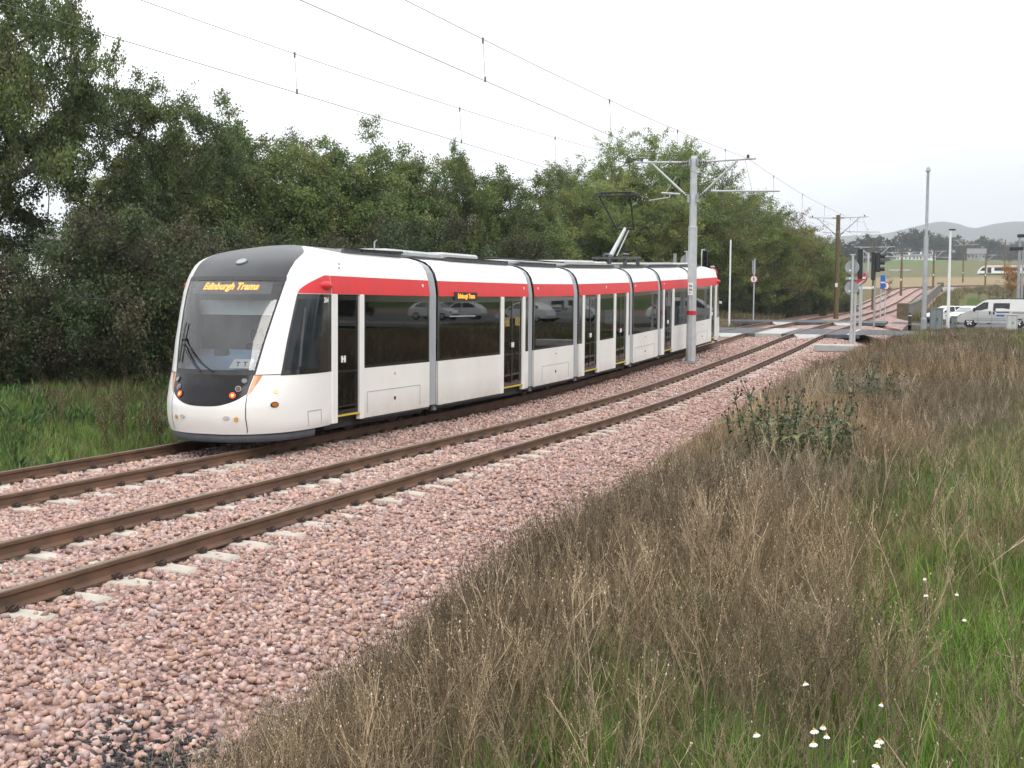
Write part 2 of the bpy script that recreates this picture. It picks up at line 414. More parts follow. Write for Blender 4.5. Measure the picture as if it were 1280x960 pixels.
def road_film_nodes(m, z0=.28, z1=.75):
    """brown road film thrown up along the skirt: a patchy stain, thickest along the bottom edge"""
    t = NT(m); p = t.n['Principled BSDF']; src = p.inputs['Base Color'].links[0].from_socket
    g = t.new('ShaderNodeNewGeometry'); oi = t.new('ShaderNodeTexCoord'); sx = t.new('ShaderNodeSeparateXYZ'); t.link(oi, 'Object', sx, 0)
    n = t.new('ShaderNodeTexNoise'); n.inputs['Scale'].default_value = 3.5; n.inputs['Detail'].default_value = 8; n.inputs['Roughness'].default_value = .7; t.link(oi, 'Object', n, 'Vector')
    mr = t.new('ShaderNodeMapRange'); mr.inputs['From Min'].default_value = z0; mr.inputs['From Max'].default_value = z1; mr.inputs['To Min'].default_value = .75; mr.inputs['To Max'].default_value = .02; t.link(sx, 'Z', mr, 'Value')
    mm = t.new('ShaderNodeMath', operation='MULTIPLY'); t.link(mr, 0, mm, 0); t.link(n, 'Fac', mm, 1)
    mx = t.new('ShaderNodeMix', data_type='RGBA'); mx.inputs[7].default_value = (.27, .21, .16, 1); t.link(mm, 0, mx, 0); t.l.new(src, mx.inputs[6]); t.l.new(mx.outputs[2], p.inputs['Base Color'])
road_film_nodes(M['white_low'])
# ------------------------------------------------------------------ world, sun, camera
def make_world():
    w = bpy.data.worlds.new('World'); sc.world = w; w.use_nodes = True
    t = NT(w); t.n.clear(); out = t.new('ShaderNodeOutputWorld')
    sky = t.new('ShaderNodeTexSky', sky_type='NISHITA'); sky.sun_disc = False
    sky.sun_elevation = SUN_EL; sky.sun_rotation = SUN_ROT; sky.dust_density = 3
    b1 = t.new('ShaderNodeBackground'); b1.inputs['Strength'].default_value = .1; t.link(sky, 0, b1, 'Color')
    tc = t.new('ShaderNodeTexCoord'); sx = t.new('ShaderNodeSeparateXYZ'); t.link(tc, 'Generated', sx, 0)
    # overcast: cloud deck about three times brighter overhead than at the skyline
    rp = t.new('ShaderNodeValToRGB'); t.link(sx, 'Z', rp, 'Fac'); e = rp.color_ramp.elements
    e[0].position = 0.0; e[0].color = (.82, .845, .875, 1); e[1].position = 1.0; e[1].color = (2.2, 2.2, 2.22, 1)
    for pos, c in ((.05, (.92, .935, .95)), (.12, (1.05, 1.06, 1.07)), (.3, (1.4, 1.4, 1.41))):
        q = e.new(pos); q.color = c4(c)
    mp = t.new('ShaderNodeMapping'); mp.inputs['Scale'].default_value = (1.6, 1.6, 5); t.link(tc, 'Generated', mp, 'Vector')
    nz = t.new('ShaderNodeTexNoise'); nz.inputs['Scale'].default_value = 1.7; nz.inputs['Detail'].default_value = 6; t.link(mp, 0, nz, 'Vector')
    mr = t.new('ShaderNodeMapRange'); mr.inputs['From Min'].default_value = .3; mr.inputs['From Max'].default_value = .7
    mr.inputs['To Min'].default_value = .86; mr.inputs['To Max'].default_value = 1.10; t.link(nz, 'Fac', mr, 'Value')
    # the deck is thinner (brighter) to the west, left of the line
    mx_ = t.new('ShaderNodeMapRange'); mx_.inputs['From Min'].default_value = -.9; mx_.inputs['From Max'].default_value = .15
    mx_.inputs['To Min'].default_value = 1.45; mx_.inputs['To Max'].default_value = 1.0; t.link(sx, 'X', mx_, 'Value')
    mm = t.new('ShaderNodeMath', operation='MULTIPLY'); t.link(mr, 0, mm, 0); t.link(mx_, 0, mm, 1)
    mu = t.new('ShaderNodeVectorMath', operation='SCALE'); t.link(rp, 'Color', mu, 0); t.link(mm, 0, mu, 'Scale')
    b2 = t.new('ShaderNodeBackground'); b2.inputs['Strength'].default_value = 1.0; t.link(mu, 0, b2, 'Color')
    mix = t.new('ShaderNodeMixShader'); mix.inputs[0].default_value = .9
    t.link(b1, 0, mix, 1); t.link(b2, 0, mix, 2); t.link(mix, 0, out, 'Surface')
SUN_EL = R(38); SUN_AZ = R(135)      # azimuth measured clockwise from +Y: behind the camera, over the right shoulder
SUN_ROT = SUN_AZ
make_world()
sl = bpy.data.lights.new('sun', 'SUN'); sl.energy = 1.0; sl.angle = R(25); sl.color = (1, .96, .9)
so = bpy.data.objects.new('sun', sl); COL.objects.link(so)
sd = Vector((math.sin(SUN_AZ)*math.cos(SUN_EL), math.cos(SUN_AZ)*math.cos(SUN_EL), math.sin(SUN_EL)))
so.rotation_euler = sd.to_track_quat('Z', 'Y').to_euler(); so.location = (20, -20, 40)
cd = bpy.data.cameras.new('camera'); cd.sensor_width = 36; cd.lens = FPX*36/1280; cd.clip_end = 20000; cd.clip_start = .05
co = bpy.data.objects.new('camera', cd); COL.objects.link(co)
mw = Matrix.Identity(4)
for i in range(3): mw[i][0] = rt[i]; mw[i][1] = up[i]; mw[i][2] = -fw[i]; mw[i][3] = CAM[i]
co.matrix_world = mw; sc.camera = co
sc.view_settings.view_transform = 'Standard'; sc.view_settings.look = 'None'; sc.view_settings.exposure = 0.18
sc.view_settings.gamma = 1; sc.view_settings.use_curve_mapping = False
sc.render.engine = 'CYCLES'; sc.cycles.max_bounces = 6; sc.cycles.diffuse_bounces = 3; sc.cycles.glossy_bounces = 3
sc.cycles.transparent_max_bounces = 12; sc.cycles.volume_bounces = 0; sc.cycles.use_denoising = True
sc.cycles.caustics_reflective = False; sc.cycles.caustics_refractive = False

# ------------------------------------------------------------------ ground
def lines(segs):
    o = []
    for a, b, n in segs: o += list(np.linspace(a, b, n, endpoint=False))
    return np.array(o+[segs[-1][1]])
gx = lines([(-2600, -500, 8), (-500, -120, 14), (-120, -40, 20), (-40, -16, 36), (-16, 8, 80), (8, 40, 26), (40, 150, 18), (150, 500, 14), (500, 3000, 8)])
gy = lines([(-120, -10, 10), (-10, 2, 12), (2, 30, 84), (30, 75, 75), (75, 160, 62), (160, 340, 90), (340, 900, 50), (900, 2800, 14)])
GX, GY = np.meshgrid(gx, gy)
GZ = ground_z(GX, GY)
def mixc(a, b, t): return a*(1-t[..., None])+np.array(b)*t[..., None]
gc = np.zeros(GX.shape+(3,)); gc[:] = (.060, .052, .030)                                     # soil with litter
U = GX-xc(GY)
gc = mixc(gc, (.050, .080, .018), smoothstep(-1.6, -.6, GX)*(U > 0)*(GY < 75)*smoothstep(.35, .6, vnoise(GX*.6, GY*.35, 21)+.1))
gc = mixc(gc, (.045, .062, .018), (U < -3).astype(float))
gc = mixc(gc, (.150, .120, .065), ((U < -3) & (GY > 78)).astype(float)*.8)
gc = mixc(gc, (.11, .105, .045), ((U > 4) & (GY > 150)).astype(float))
gc = mixc(gc, (.055, .085, .02), smoothstep(186, 198, GY)*(1-smoothstep(220, 230, GY+6*vnoise(GX*.2, GY*.1, 77)))*(U > 9))
gc = mixc(gc, (.21, .16, .12), smoothstep(150, 155, GY)*(1-smoothstep(184, 192, GY))*(U > 9)*.8)
gc = mixc(gc, (.235, .185, .105), smoothstep(255, 268, GY+12*(vnoise(GX*.03, GY*.02, 31)-.5)))
gc = mixc(gc, (.120, .122, .055), smoothstep(400, 440, GY+60*(vnoise(GX*.01, GY*.01, 32)-.5)))
gc = mixc(gc, (.080, .140, .040), smoothstep(590, 640, GY)*(1-smoothstep(-30, 10, GX)))
gc = mixc(gc, (.115, .125, .055), smoothstep(590, 640, GY)*smoothstep(-30, 10, GX)*.9)
n_, k_ = GX.shape; ii = np.arange(n_*k_).reshape(n_, k_)
GF = np.stack([ii[:-1, :-1], ii[:-1, 1:], ii[1:, 1:], ii[1:, :-1]], -1).reshape(-1, 4)
tag(link_mesh('ground', mesh_np('ground', np.stack([GX, GY, GZ], -1).reshape(-1, 3), GF, M['ground'], col=gc.reshape(-1, 3), smooth=True)), kind='structure')

# hills on the skyline
HPX = pchip([300, 700, 900, 1000, 1060, 1100, 1130, 1174, 1195, 1212, 1235, 1263, 1300, 1360, 1450, 1700, 2100], [318, 306, 297, 299, 296, 293.5, 287, 278.5, 282, 286.8, 282, 278.5, 279, 285, 290, 300, 312])
hpx = np.linspace(300, 2100, 190); hy = np.linspace(0, 1, 14); hv = []
for t_ in hy:
    Y = 2700+1500*t_
    for q in hpx:
        x = at(q, 3630.); zt_ = zat(float(HPX(q)), x, 3630.)
        prof = math.sin(min(t_/.62, 1)*math.pi/2) if t_ < .62 else math.cos((t_-.62)/.38*math.pi/2)
        nz_ = (float(vnoise(np.array(x*.006), np.array(Y*.006), 41))-.5)*16*(1-prof)
        hv.append((x*Y/3630., Y, 34+(zt_-34)*prof+nz_-6*(t_ == 0)))
hx = hpx
ih = np.arange(len(hv)).reshape(len(hy), len(hx))
tag(link_mesh('hills', mesh_np('hills', hv, np.stack([ih[:-1, :-1], ih[:-1, 1:], ih[1:, 1:], ih[1:, :-1]], -1).reshape(-1, 4), M['hill'], smooth=True)), kind='structure')

# ------------------------------------------------------------------ the track bed
def tp(Y, off, dz=0.0):
    e = .5; s = float(xc(Y+e)-xc(Y-e))/(2*e); n = math.hypot(1, s)
    return (float(xc(Y))+off/n, Y-off*s/n, float(zr(Y))+dz)
def bed_section(Y):
    tr = float(xb(Y)-xc(Y)) if Y < 70 else 4.9
    us = [-4.3, -3.75, -3.35, -2.95, -2.6, -HALF-.25, -HALF, -HALF+.25, -1.1, -.5, 0, .5, 1.1, HALF-.25, HALF, HALF+.25, 2.6, 3.0, 3.4]
    zs = [-.75, -.42, -.27, -.21, -.205, -.20, -.19, -.20, -.205, -.185, -.18, -.185, -.205, -.20, -.19, -.20, -.20, -.19, -.21]
    w = tr+.35-3.4
    for k, dz in ((.3, -.30), (.6, -.43), (.85, -.56), (1.0, -.85)): us.append(3.4+w*k); zs.append(dz)
    return us, zs
def bed_z(u, Y):
    us, zs = bed_section(Y); return float(np.interp(u, us, zs))+float(zr(Y))
by = lines([(-8, 30, 100), (30, 100, 100), (100, 330, 110)])
G = []
for Y in by:
    us, zs = bed_section(float(Y)); row = []
    for u, z in zip(us, zs):
        p = tp(float(Y), u, z); row.append((p[0], p[1], p[2]+(float(vnoise(np.array(p[0]*1.7), np.array(p[1]*1.7), 5))-.5)*.05))
    G.append(row)
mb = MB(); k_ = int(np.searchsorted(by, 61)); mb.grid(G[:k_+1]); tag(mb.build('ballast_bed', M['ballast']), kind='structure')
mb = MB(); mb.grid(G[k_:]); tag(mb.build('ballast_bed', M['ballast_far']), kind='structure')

# rails: flat-bottom section swept along each line
SEC = [(-.07, -.16), (.07, -.16), (.07, -.148), (.012, -.125), (.010, -.052), (.034, -.040), (.036, -.010), (.029, -.001), (-.029, -.001), (-.036, -.010), (-.034, -.040), (-.010, -.052), (-.012, -.125), (-.07, -.148)]
RAILS = [(HALF+GA, 'rusty rail nearest the dead weeds, outer rail of the empty track'), (HALF-GA, 'rusty rail of the empty track beside the steel mast'),
         (-HALF+GA, 'near rail of the pair that carries the tram'), (-HALF-GA, 'outermost rail beside the grass verge, far rail under the tram')]
ry = lines([(-8, 60, 70), (60, 330, 150)])
for off, lab in RAILS:
    mb = MB(); rings = []
    for Y in ry: rings.append([tp(float(Y), off+dx, dz) for dx, dz in SEC])
    n = len(SEC); v = [p for r_ in rings for p in r_]
    side, top = [], []
    for i in range(len(rings)-1):
        for j in range(n):
            k = (j+1) % n; (top if j in (7,) else side).append((i*n+j, i*n+k, (i+1)*n+k, (i+1)*n+j))
    mb.add(v, side, 0, False); b = len(mb.v)
    mb.f += [list(f) for f in top]; mb.m += [1]*len(top); mb.sm += [False]*len(top)
    tag(mb.build('rail', [M['rust'], M['railtop']]), lab, 'rail', 'rails of the two tracks')

# sleepers, each with its four rail clips
def sleeper_proto():
    o = empty('sleeper', (0, 0, 0)); mb = MB(); rings = []
    for x, zt, w in ((-1.25, -.215, .10), (-1.20, -.172, .115), (-.96, -.163, .12), (-.56, -.163, .12), (-.36, -.185, .105), (0, -.192, .10), (.36, -.185, .105), (.56, -.163, .12), (.96, -.163, .12), (1.20, -.172, .115), (1.25, -.215, .10)):
        rings.append([(x, -w-.03, -.36), (x, w+.03, -.36), (x, w, zt-.012), (x, w-.014, zt), (x, -w+.014, zt), (x, -w, zt-.012)])
    mb.loft(rings); mb.build('concrete_block', M['conc'], o)
    for r_ in (-GA, GA):
        for s in (-1, 1):
            mb = MB(); x = r_+s*.105
            mb.box((x-.028, -.045, -.165), (x+.028, .045, -.118), bev=.012)
            mb.tube([(x+s*.03, -.05, -.13), (x+s*.035, .0, -.105), (x-s*.01, .055, -.115), (x-s*.045, .03, -.128), (x-s*.05, -.03, -.130)], .011, 6)
            mb.tube([(x-s*.02, -.06, -.14), (x, -.03, -.105), (x+s*.02, .01, -.10)], .010, 5)
            mb.build('rail_clip', M['clip'], o)
    return o
sp = sleeper_proto()
first = True
for side, y0, y1, grp, lab in ((HALF, 5.4, 60.2, 'sleepers of the empty track', 'pale concrete sleeper under the empty near track'),
                               (-HALF, 9.0, 24.5, 'sleepers of the tram track', 'pale concrete sleeper under the track that carries the tram')):
    Y = y0 if side > 0 else y0
    k0 = math.ceil((y0-8.0)/.6507)
    Y = 8.0+k0*.6507 + (0 if side > 0 else .21)
    while Y < y1:
        o = sp if first else copy_tree(sp)
        first = False
        o.location = tp(Y, side); o.rotation_euler.z = random.uniform(-.012, .012)
        sl_ = float(zr(Y+.5)-zr(Y-.5)); o.rotation_euler.x = math.atan(sl_)
        tag(o, lab, 'sleeper', grp); Y += .6507

# loose chippings lying on the bed
import bmesh
def hull(seed, n=10):
    r_ = random.Random(seed); bm = bmesh.new()
    if seed % 5:    # split blocks with flat faces
        for a in (-1, 1):
            for b in (-1, 1):
                for c in (-1, 1): bm.verts.new((a*r_.uniform(.35, 1.05), b*r_.uniform(.2, .8), c*r_.uniform(.12, .62)))
    else:
      for _ in range(n):
        v = Vector((r_.gauss(0, 1), r_.gauss(0, 1), r_.gauss(0, 1))).normalized()
        bm.verts.new((v.x*r_.uniform(.8, 1.05), v.y*r_.uniform(.55, .8), v.z*r_.uniform(.42, .6)))
    res = bmesh.ops.convex_hull(bm, input=bm.verts[:])
    bmesh.ops.delete(bm, geom=list({g for g in res['geom_interior'] if isinstance(g, bmesh.types.BMVert)}), context='VERTS')
    bmesh.ops.triangulate(bm, faces=bm.faces[:]); bm.verts.index_update()
    V = np.array([v.co[:] for v in bm.verts]); V *= np.array([1, 1, 1]); F = np.array([[q.index for q in f.verts] for f in bm.faces]); bm.free()
    return V, F
def scatter(protos, pos, scale, rotm, which, pcol=None):
    """copies of small prototype meshes merged into big arrays. rotm (n,3,3); pcol (n,3) or None to use the prototypes' own colours"""
    VV, FF, CC, base = [], [], [], 0
    for k, pr_ in enumerate(protos):
        ix = np.where(which == k)[0]
        if not len(ix): continue
        V, F = pr_[0], pr_[1]
        sc_ = scale[ix]; sc_ = sc_[:, None, None] if sc_.ndim == 1 else sc_[:, None, :]
        W = np.einsum('nij,nvj->nvi', rotm[ix], V[None]*sc_)+pos[ix][:, None, :]
        VV.append(W.reshape(-1, 3)); FF.append((F[None]+(np.arange(len(ix))*len(V))[:, None, None]).reshape(-1, F.shape[1])+base)
        if len(pr_) > 2:
            c = np.repeat(pr_[2][None], len(ix), 0)
            if pcol is not None: c = c*pcol[ix][:, None, :]
        else: c = np.repeat(pcol[ix][:, None, :], len(V), 1)
        CC.append(c.reshape(-1, 3)); base += len(ix)*len(V)
    return np.concatenate(VV), np.concatenate(FF), np.concatenate(CC)
def rots(n, tilt=None, full=False):
    if full:
        q = rng.normal(size=(n, 4)); q /= np.linalg.norm(q, axis=1)[:, None]; w, x, y, z = q.T
        return np.stack([1-2*(y*y+z*z), 2*(x*y-z*w), 2*(x*z+y*w), 2*(x*y+z*w), 1-2*(x*x+z*z), 2*(y*z-x*w), 2*(x*z-y*w), 2*(y*z+x*w), 1-2*(x*x+y*y)], 1).reshape(-1, 3, 3)
    a = rng.uniform(0, 2*np.pi, n); c, s = np.cos(a), np.sin(a); Z = np.zeros(n); O = np.ones(n)
    Rz = np.stack([c, -s, Z, s, c, Z, Z, Z, O], 1).reshape(-1, 3, 3)
    if tilt is None: return Rz
    t = tilt; d = rng.uniform(0, 2*np.pi, n); ct, st = np.cos(t), np.sin(t); ux, uy = np.cos(d), np.sin(d)
    Rt = np.stack([ct+ux*ux*(1-ct), ux*uy*(1-ct), uy*st, ux*uy*(1-ct), ct+uy*uy*(1-ct), -ux*st, -uy*st, ux*st, ct], 1).reshape(-1, 3, 3)
    return Rt @ Rz
PAL = np.array([(.36, .22, .185), (.44, .285, .25), (.32, .195, .17), (.48, .34, .30), (.38, .24, .185), (.45, .285, .20), (.29, .215, .215), (.42, .27, .245), (.49, .39, .36), (.22, .145, .14), (.45, .31, .285), (.36, .30, .30), (.27, .17, .16)])
def stones():
    P, S, C = [], [], []
    for (y0, y1, u0_, u1_, dens, smin, smax) in ((4.2, 14, -3.9, 9, 720, .017, .046), (14, 22, -3.9, 9, 420, .022, .05), (22, 40, -.9, 9, 260, .027, .056), (40, 60, -.9, 9, 150, .033, .066), (22, 27, -3.9, -.9, 60, .03, .055)):
        n = int((y1-y0)*(u1_-u0_)*dens); u = rng.uniform(u0_, u1_, n); y = rng.uniform(y0, y1, n)
        toe = xb(y)-xc(y); keep = u < toe+.25*rng.random(n)**2-.9*(1-smoothstep(5.7, 7.1, y))*(.7+.7*vnoise(y*1.7, y*.9, 17))
        u, y = u[keep], y[keep]
        d = np.abs(np.abs(np.abs(u)-HALF)-GA); keep = d > .075+.03*rng.random(len(u)); u, y = u[keep], y[keep]
        # most of them are swept off the sleeper tops
        side = np.where(u > 0, 0, .21); ph = np.abs(((y-8.0-side)/.6507+.5) % 1-.5)*.6507
        on = (ph < .145) & (np.abs(np.abs(u)-HALF) < 1.29); far_mid = np.abs(np.abs(u)-HALF) < .45
        keep = ~on | (rng.random(len(u)) < np.where(y > 16, np.where(np.abs(np.abs(u)-HALF) < .55, .7, .12), np.where(far_mid, .6, .07))); u, y, on = u[keep], y[keep], on[keep]
        z = np.zeros(len(u))
        for i in range(len(u)): z[i] = bed_z(u[i], y[i])
        x = xc(y)+u
        z = z+(vnoise(x*1.7, y*1.7, 5)-.5)*.05+np.where(on, .03, rng.uniform(-.02, .03, len(u)))
        P.append(np.stack([x, y, z], 1)); S.append(rng.uniform(smin, smax, len(u)))
        c = PAL[rng.integers(0, len(PAL), len(u))]*rng.uniform(.8, 1.2, len(u))[:, None]
        C.append(c*np.array([1.06, 1.05, 1.03]))
    P = np.concatenate(P); S = np.concatenate(S); C = np.concatenate(C); C = (C*.80+np.array([.46, .34, .30])*.20)*.97
    pro = [hull(100+k, 8+k % 4) for k in range(14)]
    n = len(P); A, F, Cc = scatter(pro, P, S, rots(n, rng.normal(0, .75, n)), rng.integers(0, 14, n), C)
    tag(link_mesh('ballast_stones', mesh_np('ballast_stones', A, F, M['stone'], col=Cc)), kind='stuff')
    print('stones', n, len(F))
stones()
# dark soil and grit where the ballast runs out
def grit():
    n = 15000; y = rng.uniform(3.6, 7.4, n); x = xb(y)+rng.uniform(-.95, .45, n)-.1*rng.random(n)
    z = np.maximum(ground_z(x, y), np.array([bed_z(a-float(xc(b)), b) for a, b in zip(x, y)]))+rng.uniform(.0, .02, n); k = rng.random(n) < 1-smoothstep(5.8, 7.2, y); x, y, z = x[k], y[k], z[k]; n = len(x)
    pro = [hull(300+k, 9) for k in range(6)]
    c = np.array([(.055, .053, .055)])*rng.uniform(.5, 1.5, n)[:, None]
    A, F, Cc = scatter(pro, np.stack([x, y, z], 1), rng.uniform(.008, .028, n), rots(n, rng.normal(0, .5, n)), rng.integers(0, 6, n), c)
    tag(link_mesh('dark_grit', mesh_np('dark_grit', A, F, M['stone'], col=Cc)), kind='stuff')
grit()
# ------------------------------------------------------------------ the tram
SIDE = 1.325; S0 = 16.75; JO = 19.05; UP0 = 20.2; REAR = 53.3; KS = .13   # KS: the leading cab stands slightly turned
ZT = [.26, .5, .73, 1.0, 1.2, 1.7, 2.2, 2.48, 2.73, 2.9, 3.05, 3.16, 3.25, 3.31, 3.345, 3.365]
PT = [.12, .02, .02, .13, .25, .43, .68, .85, 1.05, 1.25, 1.52, 1.84, 2.2, 2.55, 2.9, 3.3]
IZ = [.26, .36, 2.48, 2.6, 2.79, 2.95, 3.08, 3.17, 3.22, 3.28, 3.33, 3.365]
IN = [.03, 0, 0, .01, .04, .09, .18, .30, .45, .75, 1.05, 1.322]
NEX = 2.45
def nose_raw(th, z, ks=None):
    p = float(np.interp(z, ZT, PT)); W = SIDE-float(np.interp(z, IZ, IN)); dE = max(JO-S0-p, .85)
    s = math.sin(th); c = abs(math.cos(th))
    y = min(S0+p+dE*(1-c**(2/NEX)), UP0)
    return Vector((XA+W*(1 if s > 0 else -1)*abs(s)**(2/NEX)+max(0, JO-y)*(KS if ks is None else ks), y, z))
def NP(deg, z, off=0.0, rear=False):
    th = R(deg); ks = 0 if rear else KS; p = nose_raw(th, z, ks); e = .004
    if off:
        a = nose_raw(th+e, z, ks)-nose_raw(th-e, z, ks); b = nose_raw(th, z+.004, ks)-nose_raw(th, z-.004, ks)
        n = a.cross(b)
        n = n.normalized() if n.length > 1e-9 else Vector((0, -1, 0))
        if n.y > .3 or n.dot(Vector((p.x-XA, p.y-20.2, p.z-1.5))) < 0: n = -n
        p = p+n*off
    if rear: p = Vector((p.x, REAR-(p.y-S0), p.z))
    return p
def nose_normal(deg, z):
    return (NP(deg, z, .05)-NP(deg, z)).normalized()
def patch(mb, fn, nt, nv, off, rear=False, m=0, smooth=True):
    G = [[NP(*fn(i/nt, j/nv), off, rear) for i in range(nt+1)] for j in range(nv+1)]
    return mb.grid(G, m, smooth, flip=rear)
thw = lambda z: float(np.interp(z, [1.2, 2.73, 2.9, 3.05, 3.2, 3.3, 3.365], [28.4, 40.0, 42.5, 46.5, 54, 62, 68]))
WS0, WS1 = 1.2, 2.72

def build_tram():
    global WARP
    WARP = lambda V: np.column_stack([V[:, 0], V[:, 1], V[:, 2]+zr(V[:, 1])])
    T = empty('tram', (XA, S0, 0), 'long white articulated tram with a red band, standing on the far track', 'tram')

    def cab(rear):
        nm = 'rear_cab_shell' if rear else 'cab_shell'
        mb = MB()
        zl = [.26, .30, .36, .45, .55, .65, .73, .85, 1.0, 1.1, WS0, 1.45, 1.7, 1.95, 2.2, 2.48]
        zu = [2.48, 2.6, WS1, 2.79, 2.87, 2.95, 3.02, 3.08, 3.13, 3.17, 3.20, 3.22, 3.25, 3.28, 3.31, 3.33, 3.35, 3.365]
        def cols(z):
            w = thw(max(z, WS0)); sd = [w+(90-w)*(i/12)**.9 for i in range(13)]
            return [-d for d in sd[::-1]]+[-w+2*w*i/18 for i in range(1, 18)]+sd
        def strip(zs, upper):
            rows = []
            for z in zs:
                r_ = [NP(d, z, 0, rear) for d in cols(z)]
                if upper:
                    e = REAR-(UP0-S0) if rear else UP0
                    r_ = [Vector((r_[0].x, e, z))]+r_+[Vector((r_[-1].x, e, z))]
                rows.append(r_)
            return rows
        for zs, upper in ((zl, 0), (zu, 1)):
            rows = strip(zs, upper); o_ = 1 if upper else 0; c0, c1 = 12+o_, 12+18+o_; n_ = len(rows[0])-1
            for i0, i1 in ((0, c0), (c1, n_)): mb.grid([r_[i0:i1+1] for r_ in rows], 0, True, flip=rear)
            if upper: k0 = zs.index(WS1); mb.grid([r_[c0:c1+1] for r_ in rows[k0:]], 1, True, flip=rear)
            else: k0 = zs.index(WS0); mb.grid([r_[c0:c1+1] for r_ in rows[:k0+1]], 0, True, flip=rear)
        sh = mb.build(nm, [M['white'], M['roofgrey']], T)
        # windscreen, its dark seal, the black lamp panel and the rest of the front
        mb = MB(); patch(mb, lambda t, v: ((2*t-1)*thw(WS0+(WS1-WS0)*v), WS0+(WS1-WS0)*v), 24, 12, .002, rear); ws = mb.build('windscreen', M['wind'], T)
        mb = MB(); w_ = .95
        patch(mb, lambda t, v: (-thw(WS0+(WS1-WS0)*v)+(t-.5)*w_*1.6, WS0+(WS1-WS0)*v), 2, 14, .006, rear)
        patch(mb, lambda t, v: (thw(WS0+(WS1-WS0)*v)+(t-.5)*w_*1.6, WS0+(WS1-WS0)*v), 2, 14, .006, rear)
        patch(mb, lambda t, v: ((2*t-1)*(thw(WS1)+1), WS1-.05+.07*v+.012*(1-(2*t-1)**2)), 24, 2, .007, rear)
        patch(mb, lambda t, v: ((2*t-1)*(thw(WS0)+.5), WS0-.015+.075*v), 24, 2, .007, rear)
        mb.build('windscreen_seal', M['seam'], ws)
        lo = lambda a: .705+.195*abs(a)**2.3
        mb = MB(); patch(mb, lambda t, v: ((2*t-1)*(26.2+2.1*v), lo(2*t-1)+(WS0-.012-lo(2*t-1))*v), 40, 10, .005, rear)
        lp = mb.build('lamp_panel', M['black'], T)
        for sg in (-1, 1):
            mb = MB(); patch(mb, lambda t, v: (sg*(26.6+2.2*v+(.3+5.4*v**.7)*t), .885+.295*v), 6, 10, .006, rear)
            mb.build('corner_indicator', M['orange'], T)
            mb = MB(); patch(mb, lambda t, v: (sg*(26.0+.6*t), .29+(.89-.29)*v), 1, 8, .003, rear); mb.build('panel_seam', M['seam'], sh)
            mb = MB(); patch(mb, lambda t, v: (sg*(28.6+(90-28.6)*t), WS0-.006-.012*v), 20, 1, .003, rear); mb.build('panel_seam', M['seam'], sh)
            # lamps down the edge of the panel
            for (d, z, r_, kind) in ((sg*22.7, 1.09, .040, 'lampoff'), (sg*19.7, .975, .036, 'lampdark'), (sg*16.7, .872, .045, 'lampred')):
                if rear and kind == 'lampred': kind = 'lampdark'
                p = NP(d, z, .006, rear); n = nose_normal(d, z)
                if rear: n = Vector((n.x, -n.y, n.z))
                mb = MB(); mb.disc(p, n, r_+.012, .012, 20); o = mb.build('lamp_bezel', M['roofgrey'] if kind == 'lampoff' else (M['galvd'] if kind == 'lampdark' else M['blackrub']), lp)
                mb = MB(); mb.disc(p+n*.012, n, r_, .010, 20)
                lo_ = mb.build('tail_lamp' if kind == 'lampred' else ('headlamp' if kind == 'lampoff' else 'marker_lamp'), M[kind], T)
                if kind == 'lampred':
                    mb = MB(); mb.disc(p+n*.022, n, r_*.5, .006, 16); mb.build('bulb', M['lamphot'], lo_)
            # bumper reflector and towing recess
            for (d, z, r_, mm, nm_, dx) in ((sg*20, .51, .034, 'amber', 'reflector', 1), (sg*13.5, .53, .028, 'concg', 'tow_recess', 1.9)):
                p = NP(d, z, .002, rear); n = nose_normal(d, z)
                if rear: n = Vector((n.x, -n.y, n.z))
                mb = MB(); mb.disc(p, n, r_, .008, 16, dx=dx); mb.build(nm_, M[mm], T)
            # cab side window, red roof flash above it, camera pod
            thf = lambda z: float(np.interp(z, [1.17, 2.48], [47.5, 52.5]))
            mb = MB(); patch(mb, lambda t, v: (sg*(thf(1.17+1.305*v)+(90-thf(1.17+1.305*v))*t), 1.17+1.305*v), 20, 14, .004, rear)
            cw = mb.build('cab_side_window', M['frame'], T)
            mb = MB(); patch(mb, lambda t, v: (sg*(thf(1.25+1.14*v)+2.2+(79-thf(1.25+1.14*v)-2.2)*t), 1.25+1.14*v), 16, 10, .007, rear); mb.build('pane', M['carglass'], cw)
            top = lambda t: 2.485+.305*min(1, t*1.25)**.55
            mb = MB(); patch(mb, lambda t, v: (sg*(52.5+37.5*t), 2.485+(top(t)-2.485)*v), 24, 5, .005, rear)
            for k in range(1):
                e0, e1 = (JO-.0, UP0) if not rear else (REAR-(JO-S0), REAR-(UP0-S0))
                xs = XA+sg*SIDE
                mb.grid([[(xs-sg*(i_)+sg*.005, e, z) for e in (e0, e1)] for z, i_ in ((2.485, 0), (2.6, .01), (2.7, .025), (2.79, .04))], 0, True, flip=(sg < 0) ^ rear)
            mb.build('red_roof_flash', M['red'], T)
            mb = MB(); yc = 18.84 if not rear else REAR-(18.84-S0)
            rings = []
            for k in range(9):
                a = k/8; yy = yc+(a-.5)*.46; rr = max(.02, math.sin(a*math.pi))**.55
                rings.append([(XA+sg*(SIDE-.03)+sg*rr*.125*max(-.5, math.cos(b)), yy, 2.62+rr*.085*math.sin(b)) for b in [2*math.pi*j/12 for j in range(12)]])
            mb.loft(rings, 0, True, True); mb.build('camera_pod', M['red'], T)
